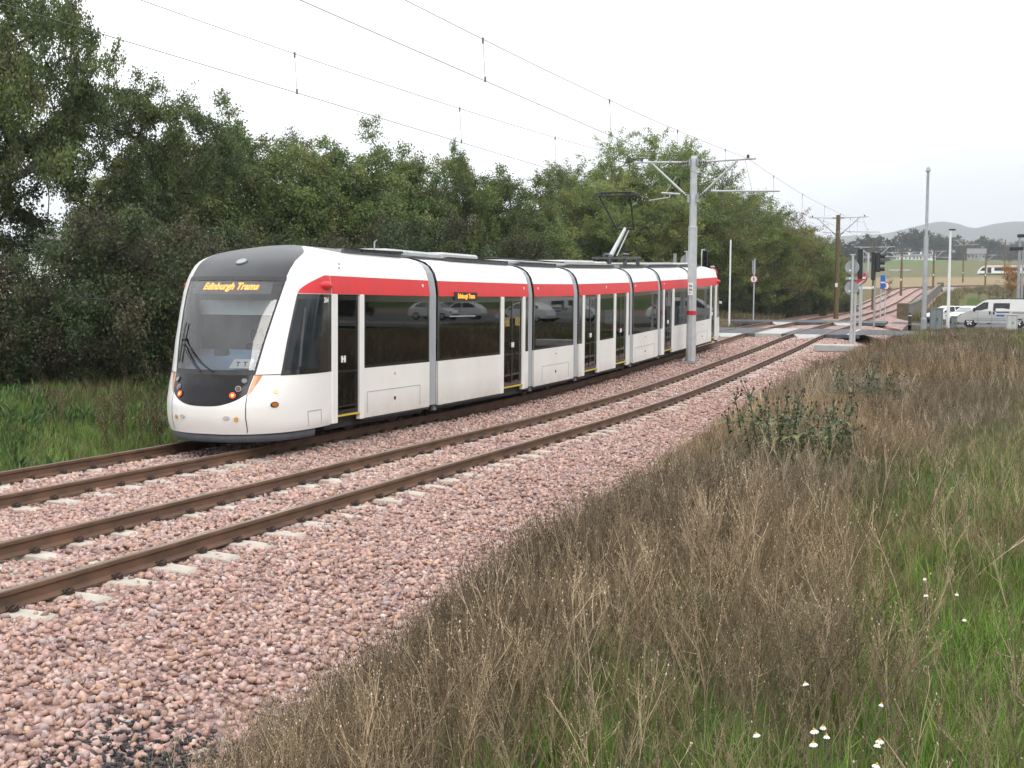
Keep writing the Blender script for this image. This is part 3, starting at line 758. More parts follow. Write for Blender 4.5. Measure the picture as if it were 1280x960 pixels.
            for z in (2.93, 3.0):
                mb = MB(); yy = 19.45 if not rear else REAR-(19.45-S0)
                mb.disc((XA+sg*(SIDE-float(np.interp(z, IZ, IN))-.002), yy+.08*(z-2.93)/.07*(-1 if rear else 1), z), (sg, 0, .3), .018, .012, 10); mb.build('marker_dot', M['lampdark'], T)
        for sg in (-1, 1):
            mb = MB(); patch(mb, lambda t, v: (sg*(thw(max(WS0, .5+2.0*v))+1.2+(88-thw(max(WS0, .5+2.0*v))-1.2)*t), .5+2.0*v), 14, 12, -.035, rear); mb.build('cab_lining', M['intdark'], T)
        # centre roof lamp
        p = NP(0, 3.0, .002, rear); n = nose_normal(0, 3.0)
        if rear: n = Vector((n.x, -n.y, n.z))
        mb = MB(); mb.disc(p-n*.02, n, .105, .03, 24); rl = mb.build('roof_lamp', M['skirt'], T)
        mb = MB(); mb.disc(p+n*.008, n, .085, .008, 24); mb.build('lens', M['signback'], rl)
        # grey under-bumper
        mb = MB(); G_ = []
        for z, k in ((.075, .14), (.10, .07), (.24, .06), (.245, .2)):
            G_.append([NP(d, .30, -k, rear)+Vector((0, 0, z-.30)) for d in np.linspace(-80, 80, 33)])
        mb.grid(G_, 0, True, flip=rear); mb.build('under_bumper', M['skirt'], T)
        # cab inside
        Y = (lambda y: y) if not rear else (lambda y: REAR-(y-S0))
        mb = MB(); mb.box((XA-1.22, Y(18.95), .36), (XA+1.22, Y(19.0), 2.62)); mb.build('bulkhead', M['bulk'], T)
        mb = MB(); mb.box((XA-1.15, Y(17.9), .40), (XA+1.15, Y(18.95), .46)); mb.build('cab_floor', M['intdark'], T)
        G_ = [[Vector((NP(d, 1.2, -.12).x, Y(NP(d, 1.2, -.12).y), 1.20)) for d in np.linspace(-60, 60, 21)],
              [Vector((NP(d, 1.2, -.12).x, Y(NP(d, 1.2, -.12).y+.02), 1.23)) for d in np.linspace(-60, 60, 21)],
              [Vector((XA+a*1.1, Y(17.95+.12*abs(a)), 1.55)) for a in np.linspace(-1, 1, 21)],
              [Vector((XA+a*1.1, Y(18.2+.1*abs(a)), 1.54)) for a in np.linspace(-1, 1, 21)], [Vector((XA+a*1.1, Y(18.22), .5)) for a in np.linspace(-1, 1, 21)]]
        mb = MB(); mb.grid(G_, 0, True, flip=rear)
        ds = mb.build('dashboard', M['dash'], T)
        mb = MB(); mb.box((XA-.13, Y(17.70), 1.38), (XA+.13, Y(17.80), 1.56), bev=.02); mb.build('instrument_screen', M['blackrub'], ds)
        mb = MB(); mb.box((XA-.25, Y(18.45), .85), (XA+.25, Y(18.85), .98), bev=.05); mb.box((XA-.24, Y(18.80), .95), (XA+.24, Y(18.92), 1.62), bev=.05); mb.box((XA-.14, Y(18.80), 1.66), (XA+.14, Y(18.90), 1.86), bev=.05); mb.build('driver_seat', M['seat'], T)
        mb = MB(); mb.box((XA-.90, Y(18.20), 2.12), (XA+.95, Y(18.24), 2.36)); mb.build('sun_blind', M['blind'], T)
        mb = MB(); mb.box((XA-1.05, Y(18.35), 2.32), (XA+1.05, Y(18.9), 2.37)); mb.build('cab_ceiling', M['inter'], T)
        # destination display behind the glass
        mb = MB(); G_ = [[NP(d, z, -.035, rear) for d in np.linspace(-30, 30, 15)] for z in (2.48, 2.69)]
        mb.grid(G_, 0, True, flip=rear); dd = mb.build('destination_display', M['roofdark'], T)
        if not rear:
            def fn(u, v, w):
                z = 2.60+v; s = max(-.95, min(.95, u/1.30)); d = math.degrees(math.asin(min(1, abs(s)**(NEX/2))))*(1 if s > 0 else -1)
                return NP(d, z, -.026)
            text_mesh('Edinburgh Trams', .15, fn, M['led'], 'lettering', dd, shear=.25, bold=.006)
            # paper notice on the dashboard
            mb = MB(); c = NP(18.5, 1.36, -.025); ux = Vector((.93, .34, 0)); uz = Vector((0, .28, .96))
            P = lambda u, v, o=0: c+ux*u+uz*v+Vector((.2, -.9, .2))*o
            mb.add([P(-.20, -.065), P(.14, -.065), P(.19, .085), P(-.13, .085)], [(0, 1, 2, 3)]); nt_ = mb.build('paper_notice', M['paper'], T)
            text_mesh('T  T', .10, lambda u, v, w: P(u, v, .004), M['ink'], 'lettering', nt_, bold=.003)
            # wiper
            mb = MB()
            for a in ((2, 1.23, -22, 1.70), (-4, 1.22, -24, 1.66)):
                mb.tube([NP(a[0]+(a[2]-a[0])*t, a[1]+(a[3]-a[1])*t, .035) for t in np.linspace(0, 1, 8)], .013, 6)
            mb.tube([NP(-24.5, 1.36+.62*t, .03) for t in np.linspace(0, 1, 8)], .012, 6)
            mb.tube([NP(-21, 1.70, .035), NP(-23, 1.73, .035), NP(-24.8, 1.70, .03)], .02, 6)
            mb.build('wiper', M['blackrub'], T)
            # small lamp, side repeater, hatch and number on the near side of the cab
            for (d, z, r_, dx, mm, nm_) in ((46, .93, .026, 1.3, 'lamphot', 'side_lamp'), (46, .72, .034, 1.7, 'orange', 'side_repeater')):
                p = NP(d, z, .002); n = nose_normal(d, z)
                mb = MB(); mb.disc(p, n, r_+.012, .008, 16, dx=dx); b_ = mb.build(nm_, M['seam'] if mm == 'orange' else M['white'], T)
                mb = MB(); mb.disc(p+n*.008, n, r_, .008, 16, dx=dx); mb.build('lens', M[mm], b_)
            mb = MB()
            for (a, b) in (((71, .32), (71, .56)), ((71, .56), (82, .56)), ((82, .56), (82, .32))):
                mb.tube([NP(a[0]+(b[0]-a[0])*t, a[1]+(b[1]-a[1])*t, .001) for t in np.linspace(0, 1, 5)], .006, 5)
            mb.build('hatch_line', M['galvd'], sh)
            text_mesh('264', .115, lambda u, v, w: NP(83.3+u*30, 2.375+v, .012), M['whitelet'], 'lettering', T, bold=.006)
            mb = MB(); patch(mb, lambda t, v: (60.5+2*t, 1.3+.95*v), 1, 4, .012); mb.build('window_glint_bar', M['intdark'], cw)
    cab(False); cab(True)

    PR = [(0, 2.48), (.01, 2.6), (.04, 2.79), (.09, 2.95), (.18, 3.08), (.30, 3.17), (.45, 3.22), (.75, 3.28), (1.05, 3.33), (1.325, 3.365)]
    def section(y0, y1, items, upper0=None, upper1=None, hatch=None, dot=None):
        """one body section: items = (kind, from, to) along both sides"""
        u0_, u1_ = upper0 if upper0 is not None else y0, upper1 if upper1 is not None else y1
        mb = MB()
        for sg in (-1, 1):
            xs = XA+sg*SIDE
            for (a, b, m_) in ((0, 2, 1), (2, 6, 0), (6, 9, 2)):
                mb.grid([[(xs-sg*i_, y, z) for y in (u0_, u1_)] for i_, z in PR[a:b+1]], m_, True, flip=(sg < 0))
            for kind, a, b in items:
                if kind in ('win', 'dark', 'low'):
                    mb.box((xs-sg*.05, a, .28), (xs, b, 1.17), 3)
                    mb.box((xs-sg*.06, a+.003, .24), (xs-sg*.012, b-.003, .28), 4)
        # underframe, floor and ceiling
        mb.box((XA-1.16, y0+.02, .16), (XA+1.16, y1-.02, .34), 4)
        mb.box((XA-1.24, y0+.01, .345), (XA+1.24, y1-.01, .38), 5)
        mb.box((XA-1.24, y0+.01, 2.42), (XA+1.24, y1-.01, 2.46), 5)
        body = mb.build('body_section', [M['white'], M['red'], M['roofdark'], M['white_low'], M['blackrub'], M['intdark']], T)
        # panel joints on the white roof cove
        mb = MB()
        for sg in (-1, 1):
            for f_ in (.33, .68):
                y = u0_+(u1_-u0_)*f_
                mb.grid([[(XA+sg*(SIDE-i_+.003), y+e, z) for e in (-.006, .006)] for i_, z in PR[2:6]], 0, True, flip=(sg < 0))
        mb.build('panel_seam', M['concg'], body)
        for sg in (-1, 1):
            xs = XA+sg*SIDE
            if hatch:
                mb = MB(); a, b = hatch
                for (p, q) in (((a, .36), (a, .74)), ((a, .74), (b, .74)), ((b, .74), (b, .36))):
                    mb.tube([(xs+sg*.001, p[0], p[1]), (xs+sg*.001, q[0], q[1])], .006, 5)
                mb.build('hatch_line', M['galvd'], body)
                mb = MB(); mb.disc((xs, (a+b)/2, .56), (sg, 0, 0), .035, .012, 14); mb.build('reflector', M['lampdark'] if sg > 0 else M['amber'], T)
                mb = MB(); mb.disc((xs, (a+b)/2, 1.02), (sg, 0, 0), .022, .012, 12); mb.build('marker_dot', M['amber'], T)
            if dot is not None:
                mb = MB(); mb.disc((xs-sg*.024, dot, 2.68), (sg, 0, .1), .032, .012, 12); mb.build('marker_dot', M['whitelet'], T)
            for kind, a, b in items:
                if kind in ('win', 'dark'):
                    mb = MB(); xg = xs-sg*.012
                    e = .05 if kind == 'win' else .0
                    if kind == 'dark':
                        mb.box((xg-sg*.02, a, 1.172), (xg, b, 2.478)); mb.build('dark_filler_panel', M['frame'], T); continue
                    for (p, q, r0_, r1_) in ((a, a+e*1.6, 1.172, 2.478), (b-e*1.6, b, 1.172, 2.478), (a+e*1.6, b-e*1.6, 1.172, 1.215), (a+e*1.6, b-e*1.6, 2.36, 2.478)):
                        mb.box((xg-sg*.02, p, r0_), (xg, q, r1_))
                    w = mb.build('window', M['frame'], T)
                    mb = MB(); mb.box((xg-sg*.016, a+e*1.6, 1.215), (xg-sg*.006, b-e*1.6, 2.36)); mb.build('pane', M['dwin'], w)
                elif kind == 'door2' or kind == 'door1':
                    xg = xs-sg*.03; n = 2 if kind == 'door2' else 1; wd = (b-a)/n
                    d = None
                    for k in range(n):
                        y0_, y1_ = a+k*wd+.004, a+(k+1)*wd-.004
                        mb = MB()
                        for (p, q, r0_, r1_) in ((y0_, y0_+.05, .40, 2.47), (y1_-.05, y1_, .40, 2.47), (y0_+.05, y1_-.05, .40, .47), (y0_+.05, y1_-.05, 2.38, 2.47), (y0_+.05, y1_-.05, 1.13, 1.16)):
                            mb.box((xg-sg*.03, p, r0_), (xg, q, r1_))
                        d = mb.build('door', M['frame'], T)
                        mb = MB(); mb.box((xg-sg*.02, y0_+.05, .47), (xg-sg*.01, y1_-.05, 1.13)); mb.box((xg-sg*.02, y0_+.05, 1.16), (xg-sg*.01, y1_-.05, 2.38)); mb.build('pane', M['door'], d)
                    yb = a+wd if n == 2 else a+wd*.3
                    mb = MB()
                    for o_ in (-.05, .05):
                        mb.box((xg, yb+o_-.03, 1.30), (xg+sg*.02, yb+o_+.03, 1.42), bev=.008)
                    mb.box((xg, yb-.02, 1.35), (xg+sg*.012, yb+.02, 1.38))
                    mb.build('door_button', M['whitelet'], d)
                    mb = MB(); mb.box((xs-sg*.09, a, .375), (xs+sg*.01, b, .40)); mb.build('door_sill', M['yellow'], d)
                elif kind == 'post':
                    mb = MB(); mb.box((xs-sg*.08, a, .27), (xs+sg*.010, b, 2.482), bev=.01); mb.build('door_post', M['white'], T)
        # seats and grab poles seen through the glass
        for kind, a, b in items:
            if kind == 'win' and b-a > 1.2:
                k = int((b-a)/.95)
                for j in range(k):
                    y = a+.35+j*(b-a-.5)/max(1, k)
                    for sg in (-1, 1):
                        mb = MB(); mb.box((XA+sg*.28, y, .78), (XA+sg*1.15, y+.42, .88), bev=.03); mb.box((XA+sg*.28, y+.36, .86), (XA+sg*1.15, y+.46, 1.56), bev=.04); mb.build('seat', M['seat'], T)
                mb = MB(); y = (a+b)/2
                mb.tube([(XA+.3, y-.4, .38), (XA+.3, y-.4, 2.42)], .018, 8); mb.tube([(XA+.3, y+.5, .38), (XA+.3, y+.5, 2.42)], .018, 8)
                mb.tube([(XA+.3, y-.4, 1.62), (XA+.3, y+.5, 1.62)], .018, 8); mb.build('grab_pole', M['pole'], T)
        return body
    def gangway(a, b):
        mb = MB(); n = max(3, int((b-a)/.05)*2+1)
        PG = [(0, .30), (0, 1.2)]+PR[:9]+[(1.325, 3.35)]
        for sg in (-1, 1):
            G_ = []
            for i_, z in PG:
                r_ = []
                for k in range(n):
                    y = a+(b-a)*k/(n-1); dep = .035+(.022 if k % 2 else 0)+(.03 if k in (0, n-1) else 0)
                    r_.append((XA+sg*(SIDE-max(i_, 0)-dep), y, z-.02*(z > 3.1)))
                G_.append(r_)
            mb.grid(G_, 0, False, flip=(sg < 0))
        mb.box((XA-1.1, a, .2), (XA+1.1, b, .36), 1)
        g = mb.build('gangway', [M['gang'], M['blackrub']], T)
        mb = MB()
        for sg in (-1, 1):
            for y in (a-.008, b-.012): mb.grid([[(XA+sg*(SIDE-i_-.012), y+e, z) for e in (0, .02)] for i_, z in [(0, .3), (0, 1.2)]+PR[:8]], 0, True, flip=(sg < 0))
        mb.build('gangway_edge', M['gedge'], g)
        mb = MB()
        for sg in (-1, 1): mb.box((XA+sg*1.18, b-.02, .17), (XA+sg*1.24, b+.1, .3))
        mb.build('sensor_bracket', M['galvd'], T)
    section(19.05, 23.05, [('post', 19.05, 19.25), ('door1', 19.25, 20.07), ('post', 20.07, 20.23), ('win', 20.23, 23.05)], upper0=20.2, hatch=(20.35, 22.6), dot=22.75)
    section(23.48, 28.80, [('win', 23.48, 26.96), ('post', 26.96, 27.15), ('door2', 27.15, 28.40), ('post', 28.40, 28.56), ('dark', 28.56, 28.80)], dot=28.5)
    section(29.20, 32.34, [('win', 29.20, 32.34)], hatch=(29.8, 31.9), dot=29.5)
    section(32.79, 37.95, [('dark', 32.79, 33.12), ('post', 33.12, 33.30), ('door2', 33.30, 34.54), ('post', 34.54, 34.72), ('win', 34.72, 36.18), ('post', 36.18, 36.38), ('door2', 36.38, 37.58), ('post', 37.58, 37.76), ('dark', 37.76, 37.95)], dot=35.4)
    section(38.36, 41.45, [('win', 38.36, 41.45)], hatch=(38.6, 41.0), dot=38.6)
    section(41.89, 46.11, [('dark', 41.89, 42.15), ('post', 42.15, 42.33), ('door2', 42.33, 43.49), ('post', 43.49, 43.73), ('win', 43.73, 46.11)], dot=42.3)
    section(46.55, 51.0, [('win', 46.55, 49.80), ('post', 49.80, 50.02), ('door1', 50.02, 50.75), ('post', 50.75, 51.0)], upper1=49.85, hatch=(47.4, 49.3))
    for a, b in ((23.05, 23.48), (28.80, 29.20), (32.34, 32.79), (37.95, 38.36), (41.45, 41.89), (46.11, 46.55)): gangway(a, b)
    # side destination display of the second section
    mb = MB(); xs = XA+SIDE; mb.box((xs-.03, 24.28, 2.40), (xs+.014, 25.5, 2.575)); sdp = mb.build('side_display', M['blackrub'], T)
    text_mesh('Edinburgh Trams', .135, lambda u, v, w: (xs+.018, 24.89+u, 2.49+v), M['led'], 'lettering', sdp, bold=.003)
    mb = MB(); mb.box((XA+SIDE-.012, 24.05, 2.06), (XA+SIDE-.006, 25.45, 2.085)); mb.build('hopper_window_bar', M['inter'], T)
    for y in (27.30, 27.98):
        mb = MB(); mb.box((XA+SIDE-.039, y, 1.80), (XA+SIDE-.034, y+.30, 2.0)); mb.build('yellow_notice', M['notice'], T)
    # roof kit
    def kit(name, y0, y1, x0, x1, z0, z1, m_, bev=.04):
        mb = MB(); mb.box((XA+x0, y0, z0), (XA+x1, y1, z1), bev=bev); return mb.build(name, M[m_], T)
    for y0, y1 in ((20.35, 22.7), (24.9, 28.6), (29.4, 32.2), (33.2, 37.7), (38.5, 41.3), (42.1, 46.0), (46.7, 49.8)):
        for sg in (-1, 1):
            mb = MB(); mb.grid([[(XA+sg*.86, y, z) for y in (y0, y1)] for z in (3.24, 3.325)], 0, False); mb.grid([[(XA+sg*.86+sg*dx, y, 3.325) for y in (y0, y1)] for dx in (0, .05)], 0, False)
            mb.box((XA+sg*.80, y0, 3.24), (XA+sg*.855, y1, 3.32), 0); mb.build('roof_fairing', M['roofdark'], T)
    kit('roof_unit', 22.35, 24.9, -.75, .72, 3.26, 3.40, 'galv'); kit('roof_unit', 24.98, 27.0, -.75, .74, 3.26, 3.43, 'cab_white')
    kit('roof_unit', 29.6, 31.7, -.7, .70, 3.26, 3.40, 'galv'); kit('roof_unit', 33.2, 36.1, -.75, .74, 3.26, 3.45, 'cab_white'); kit('roof_unit', 36.2, 37.4, -.75, .74, 3.26, 3.43, 'cab_white')
    kit('roof_unit', 42.3, 45.8, -.75, .74, 3.26, 3.40, 'galv'); kit('roof_unit', 46.8, 49.0, -.7, .7, 3.26, 3.39, 'cab_white')
    mb = MB(); mb.tube([(XA+.85, 21.0, 3.30), (XA+.88, 22.7, 3.33)], .03, 6); mb.tube([(XA+.8, 27.2, 3.38), (XA+.8, 33.0, 3.38)], .02, 6); mb.build('roof_cable', M['blackrub'], T)
    mb = MB(); mb.tube([(XA+.5, 22.25, 3.3), (XA+.5, 22.25, 3.52), (XA+.5, 22.36, 3.56)], .015, 6); mb.build('aerial', M['galvd'], T)
    # pantograph
    P0 = 41.0
    P = empty('pantograph', (XA, P0, 3.4), parent=T); P.location = (0, P0-S0, 0)
    mb = MB()
    for dx in (-.5, .5):
        for dy in (-.8, .8):
            mb.tube([(XA+dx, P0+dy, 3.3), (XA+dx, P0+dy, 3.42), (XA+dx, P0+dy, 3.52)], [.06, .075, .05], 8)
    for dx in (-.55, .55): mb.box((XA+dx-.035, P0-.95, 3.52), (XA+dx+.035, P0+.95, 3.60))
    for dy in (-.9, -.3, .35, .9): mb.box((XA-.55, P0+dy-.035, 3.525), (XA+.55, P0+dy+.035, 3.595))
    mb.tube([(XA-.3, P0-.5, 3.66), (XA-.3, P0+.4, 3.66)], .06, 8); mb.tube([(XA+.25, P0-.3, 3.67), (XA+.25, P0+.5, 3.67)], .05, 8)
    mb.build('base_frame', M['roofdark'], P)
    K = Vector((XA, P0+.95, 4.55)); HD = Vector((XA, P0-.1, 5.72))
    mb = MB(); mb.tube([(XA, P0-.75, 3.62), K], [.075, .055], 10); mb.build('lower_arm', M['galv'], P)
    mb = MB(); mb.tube([(XA+.12, P0-.45, 3.62), K+Vector((.1, .1, -.05))], .02, 8); mb.build('control_rod', M['galv'], P)
    mb = MB(); mb.tube([K+Vector((-.32, 0, 0)), K+Vector((.32, 0, 0))], .04, 8)
    mb.tube([K+Vector((-.3, 0, 0)), HD+Vector((-.62, 0, -.1))], .024, 8); mb.tube([K+Vector((.3, 0, 0)), HD+Vector((.45, 0, -.1))], .024, 8); mb.tube([HD+Vector((-.62, 0, -.1)), HD+Vector((.45, 0, -.1))], .02, 8)
    mb.build('upper_arm', M['blackrub'], P)
    mb = MB()
    for dy in (-.17, .17):
        mb.tube([HD+Vector((-.80, dy, -.20)), HD+Vector((-.66, dy, -.05)), HD+Vector((-.52, dy, 0)), HD+Vector((.52, dy, 0)), HD+Vector((.66, dy, -.05)), HD+Vector((.80, dy, -.20))], .022, 6)
    for dx in (-.5, .5): mb.tube([HD+Vector((dx, -.17, -.02)), HD+Vector((dx, 0, -.1)), HD+Vector((dx, .17, -.02))], .015, 6)
    mb.build('collector_head', M['blackrub'], P)
    # bogies and wheels
    for yb in (21.5, 30.8, 39.9, 48.4):
        for dy in (-.9, .9):
            for sg in (-1, 1):
                mb = MB(); mb.tube([(XA+sg*.69, yb+dy, .30), (XA+sg*.82, yb+dy, .30)], .30, 24, smooth=False); w = mb.build('wheel', M['blackrub'], T)
                mb = MB(); mb.tube([(XA+sg*.82, yb+dy, .30), (XA+sg*.88, yb+dy, .30)], .10, 14); mb.build('axle_box', M['rust'], w)
        mb = MB()
        for sg in (-1, 1): mb.box((XA+sg*.90, yb-1.25, .16), (XA+sg*1.02, yb+1.25, .34), bev=.03); mb.box((XA+sg*.90, yb-.25, .12), (XA+sg*1.06, yb+.25, .2), bev=.02)
        mb.build('bogie_frame', M['blackrub'], T)
    WARP = None
    return T
build_tram()
# ------------------------------------------------------------------ overhead line
def mast(x, y, z0, H, wood, label, grp=None, s=1.0, arm=2.05, plate=True, both=True):
    n = 'overhead_mast'
    t = empty(n, (x, y, z0), label, 'mast', grp)
    if wood:
        mb = MB(); mb.tube([(x, y, z0-.3), (x, y, z0+H*.5), (x, y, z0+H)], [.19, .17, .15], 12); mb.build('pole', M['wood'], t)
        mb = MB(); mb.tube([(x, y, z0+H*.83), (x, y, z0+H*.83+.05)], .17, 12)
        mb.build('strap', M['galvd'], t)
        mb = MB(); mb.box((x-.09, y-.225, z0+2.25), (x+.09, y-.20, z0+2.55)); mb.build('number_plate', M['signwhite'], t)
    else:
        hs = H*.655
        def oct_(z, r): return [(x+r*math.cos(math.pi/8+k*math.pi/4), y+r*math.sin(math.pi/8+k*math.pi/4), z) for k in range(8)]
        mb = MB(); mb.loft([oct_(z0+.06, .175), oct_(z0+hs, .155), oct_(z0+hs+.06, .13), oct_(z0+H-.1, .118), oct_(z0+H, .095)], smooth=False)
        mb.tube([(x, y, z0+hs-.02), (x, y, z0+hs+.03)], .162, 8, smooth=False)
        mb.build('pole', M['galv'], t)
        mb = MB(); mb.box((x-.30, y-.30, z0-.02), (x+.30, y+.30, z0+.035), bev=.01)
        for a in (-.24, .24):
            for b in (-.24, .24): mb.tube([(x+a, y+b, z0), (x+a, y+b, z0+.13)], .022, 8); mb.tube([(x+a, y+b, z0+.035), (x+a, y+b, z0+.075)], .045, 6, smooth=False)
        mb.build('base_plate', M['galvd'], t)
        def ring(z, h, r, m_, nm):
            mb = MB(); rr = lambda zz: [(x+r*math.cos(math.pi/8+k*math.pi/4), y+r*math.sin(math.pi/8+k*math.pi/4), zz) for k in range(8)]
            mb.loft([rr(z), rr(z+h)], cap=False); mb.build(nm, M[m_], t)
        ring(z0+1.68, .15, .176, 'signred', 'red_band')
        mb = MB(); mb.box((x-.085, y-.205, z0+2.38), (x+.085, y-.195, z0+2.82)); pl_ = mb.build('number_plate', M['signwhite'], t)
        mb = MB()
        for r_, (zz, h) in enumerate(((2.66, .09), (2.53, .09), (2.44, .05))):
            for c_ in (-.045, -.012, .02, .048)[:4 if r_ < 2 else 2]: mb.box((x+c_-.009, y-.209, z0+zz), (x+c_+.009, y-.206, z0+zz+h*(.75 if c_ > 0 else 1)))
        mb.build('plate_marks', M['ink'], pl_)
    zt, zb = z0+H-.22, z0+H-1.32
    for sg in ((-1, 1) if both else (1,)):
        mb = MB(); mb.tube([(x+sg*.13, y, zt), (x+sg*(arm+.12), y, zt+.06)], .035*s, 8)
        mb.tube([(x+sg*.15, y, zb-.16), (x+sg*arm*.74, y, zt-.0)], .042*s, 8)
        if sg > 0:
            mb.tube([(x+.62, y, zb+.08), (x+arm+.95, y, zb+.03)], .034*s, 8); e_ = x+arm+.1
            mb.tube([(e_-.55, y, zb-.13), (e_, y, zb-.05)], .018*s, 6); mb.tube([(e_, y, zb-.05), (e_, y, zb+.05)], .018*s, 6); mb.tube([(x+arm-.25, y, zt+.0), (e_-.1, y, zb+.05)], .010*s, 5)
        else:
            mb.tube([(x-.48, y, zb-.0), (x-1.15, y, zb+.06)], .036*s, 8); mb.tube([(x-.85, y, zb-.10), (x-1.6, y, zb-.2)], .018*s, 6); mb.tube([(x-.85, y, zb-.1), (x-.85, y, zb+.03)], .018*s, 6); mb.tube([(x-1.0, y, zb+.06), (x-.62, y, zb+.62)], .012*s, 5)
        mb.build('cantilever', M['galv'], t)
        mb = MB()
        for (a, b, z1, z2) in ((.14, .42, zt, zt+.008),):
            for k in range(5):
                u_ = a+(b-a)*k/4; mb.tube([(x+sg*(u_-.02), y, z1), (x+sg*(u_+.02), y, z1)], .062 if k % 2 else .045, 8)
        for k in range(4): u_ = .18+.07*k; mb.tube([(x+sg*(u_-.015), y, zb-.16+(u_-.15)*.75), (x+sg*(u_+.015), y, zb-.16+(u_-.12)*.75)], .06, 8)
        mb.tube([(x+sg*(arm-.16), y, zt+.09), (x+sg*(arm-.16), y, zt+.2)], .05, 8)
        mb.build('insulator', M['insul'], t)
        mb = MB(); mb.box((x+sg*.12, y-.09, zb-.30), (x+sg*.2, y+.09, zb-.02)); mb.box((x+sg*.11, y-.09, zt-.12), (x+sg*.17, y+.09, zt+.12)); mb.build('bracket', M['galvd'], t)
    return t
MASTS = [-6, 44.2, 97.4, 145, 196, 240, 286]
def messenger(Y, off):
    for a, b in zip(MASTS[:-1], MASTS[1:]):
        if a <= Y <= b:
            t = (Y-a)/(b-a); za, zb_ = float(zr(a))+7.0, float(zr(b))+7.0
            return za*(1-t)+zb_*t-.47*4*t*(1-t)*((b-a)/50)**2
def contact(Y):
    for a, b in zip(MASTS[:-1], MASTS[1:]):
        if a <= Y <= b:
            t = (Y-a)/(b-a); return (float(zr(a))+6.02)*(1-t)+(float(zr(b))+5.72)*t-.03*4*t*(1-t) if a < 0 else (float(zr(a))+5.72)*(1-t)+(float(zr(b))+5.72)*t
mast(-9.975, 44.2, .32, 7.25, False, 'octagonal galvanised steel mast with a red band, in front of the tram’s far end')
mast(float(xc(97.4)), 97.4, 1.55, 7.6, True, 'tallest brown timber mast, standing right behind the crossing', 'timber masts along the climbing track')
mast(float(xc(145)), 145, 2.1, 7.0, True, 'brown timber mast behind the blue sign and the tall black signal board', 'timber masts along the climbing track', s=1.1)
mast(float(xc(196)), 196, 4.0, 6.6, True, 'thin timber mast on the ramp just right of the blue sign', 'timber masts along the climbing track', s=1.2)
for y, lab in ((240, 'thin timber mast at the top of the ramp, left of the tall grey lighting column'), (286, 'thin timber mast beyond the bridge, right of the tall grey lighting column')):
    mast(float(xc(y)), y, float(zr(y))-.3, 6.8, True, lab, 'timber masts along the climbing track', s=1.3)
for off, tr in ((HALF, 'empty near track'), (-HALF, 'tram’s track')):
    ys = np.linspace(-5.9, 285, 150)
    mb = MB(); mb.tube([(tp(y, off)[0], y, messenger(y, off)) for y in ys], .0062, 5)
    o = mb.build('messenger_wire', M['wire']); tag(o, 'sagging upper wire strung over the '+tr, 'wire', 'overhead wires')
    mb = MB(); mb.tube([(tp(y, off+.05*math.sin(y*.06))[0], y, contact(y)) for y in ys], .0062, 5)
    tag(mb.build('contact_wire', M['wire']), 'nearly level lower wire over the '+tr, 'wire', 'overhead wires')
    dys = ([12.0, 20.0, 27.5, 34, 40.5] if off > 0 else [11.6, 20.1, 27.6, 34.5, 40.5])+list(np.arange(50, 97, 8.0))+list(np.arange(104, 145, 8.0))
    for y in dys:
        x = tp(y, off)[0]; xcw = tp(y, off+.05*math.sin(y*.06))[0]
        mb = MB(); mb.tube([(x, y, messenger(y, off)), (xcw, y, contact(y))], .005, 4)
        mb.tube([(x, y, messenger(y, off)+.03), (x, y, messenger(y, off)-.07)], .017, 6); mb.tube([(xcw, y, contact(y)+.07), (xcw, y, contact(y)-.02)], .017, 6)
        mb.build('dropper', M['wire'], o)

# ------------------------------------------------------------------ the road crossing
def slab(mb, pts, z0, z1, m=0):
    mb.loft([[(p[0], p[1], z0(p) if callable(z0) else z0) for p in pts], [(p[0], p[1], z1(p) if callable(z1) else z1) for p in pts]], m, True)
zc_ = lambda p: float(zr(p[1]))-.012
def crossing(y0, y1, skew, name, lab, gaps=True):
    t = empty(name, (-9.975, (y0+y1)/2, float(zr((y0+y1)/2))), lab, 'level crossing', 'panelled track crossings')
    edges = [-6.6, -HALF-GA-.09, -HALF-GA+.09, -HALF+GA-.09, -HALF+GA+.09, -.62, .62, HALF-GA-.09, HALF-GA+.09, HALF+GA-.09, HALF+GA+.09, 4.2]
    for i, (a, b) in enumerate(((0, 1), (2, 3), (4, 5), (5, 6), (6, 7), (8, 9), (10, 11))):
        ua, ub = edges[a], edges[b]
        pts = []
        for u, v in ((ua, 0), (ub, 0), (ub, 1), (ua, 1)):
            y = (y0 if v == 0 else y1)+skew*u; pts.append((tp(y, u)[0], y))
        mb = MB(); slab(mb, pts, lambda p: zc_(p)-.16, zc_, 0)
        mb.build('paved_strip' if i == 3 else 'rubber_panel', M['concg'] if (i == 3 and y0 < 70) else M['rubber'], t)
    for u in (-HALF, HALF):      # pale deflector ramps at both ends of the four-foot
        for e, sg in ((y0, -1), (y1, 1)):
            ye = e+skew*u; p = lambda du, dy, z: (tp(ye, u+du)[0], ye+sg*dy+skew*du, float(zr(ye))+z)
            mb = MB(); mb.add([p(-.62, 0, -.015), p(.62, 0, -.015), p(.34, .5, -.19), p(-.34, .5, -.19), p(-.62, 0, -.2), p(.62, 0, -.2)], [(0, 1, 2, 3), (0, 3, 4), (1, 5, 2), (4, 3, 2, 5)])
            mb.build('deflector', M['concg'], t)
    return t
crossing(60.6, 66.6, .0, 'track_crossing', 'dark rubber panelled crossing just beyond the tram, with a pale middle strip')
crossing(78.5, 84.0, .0, 'track_crossing', 'second dark panelled crossing farther on, at the foot of the timber mast')
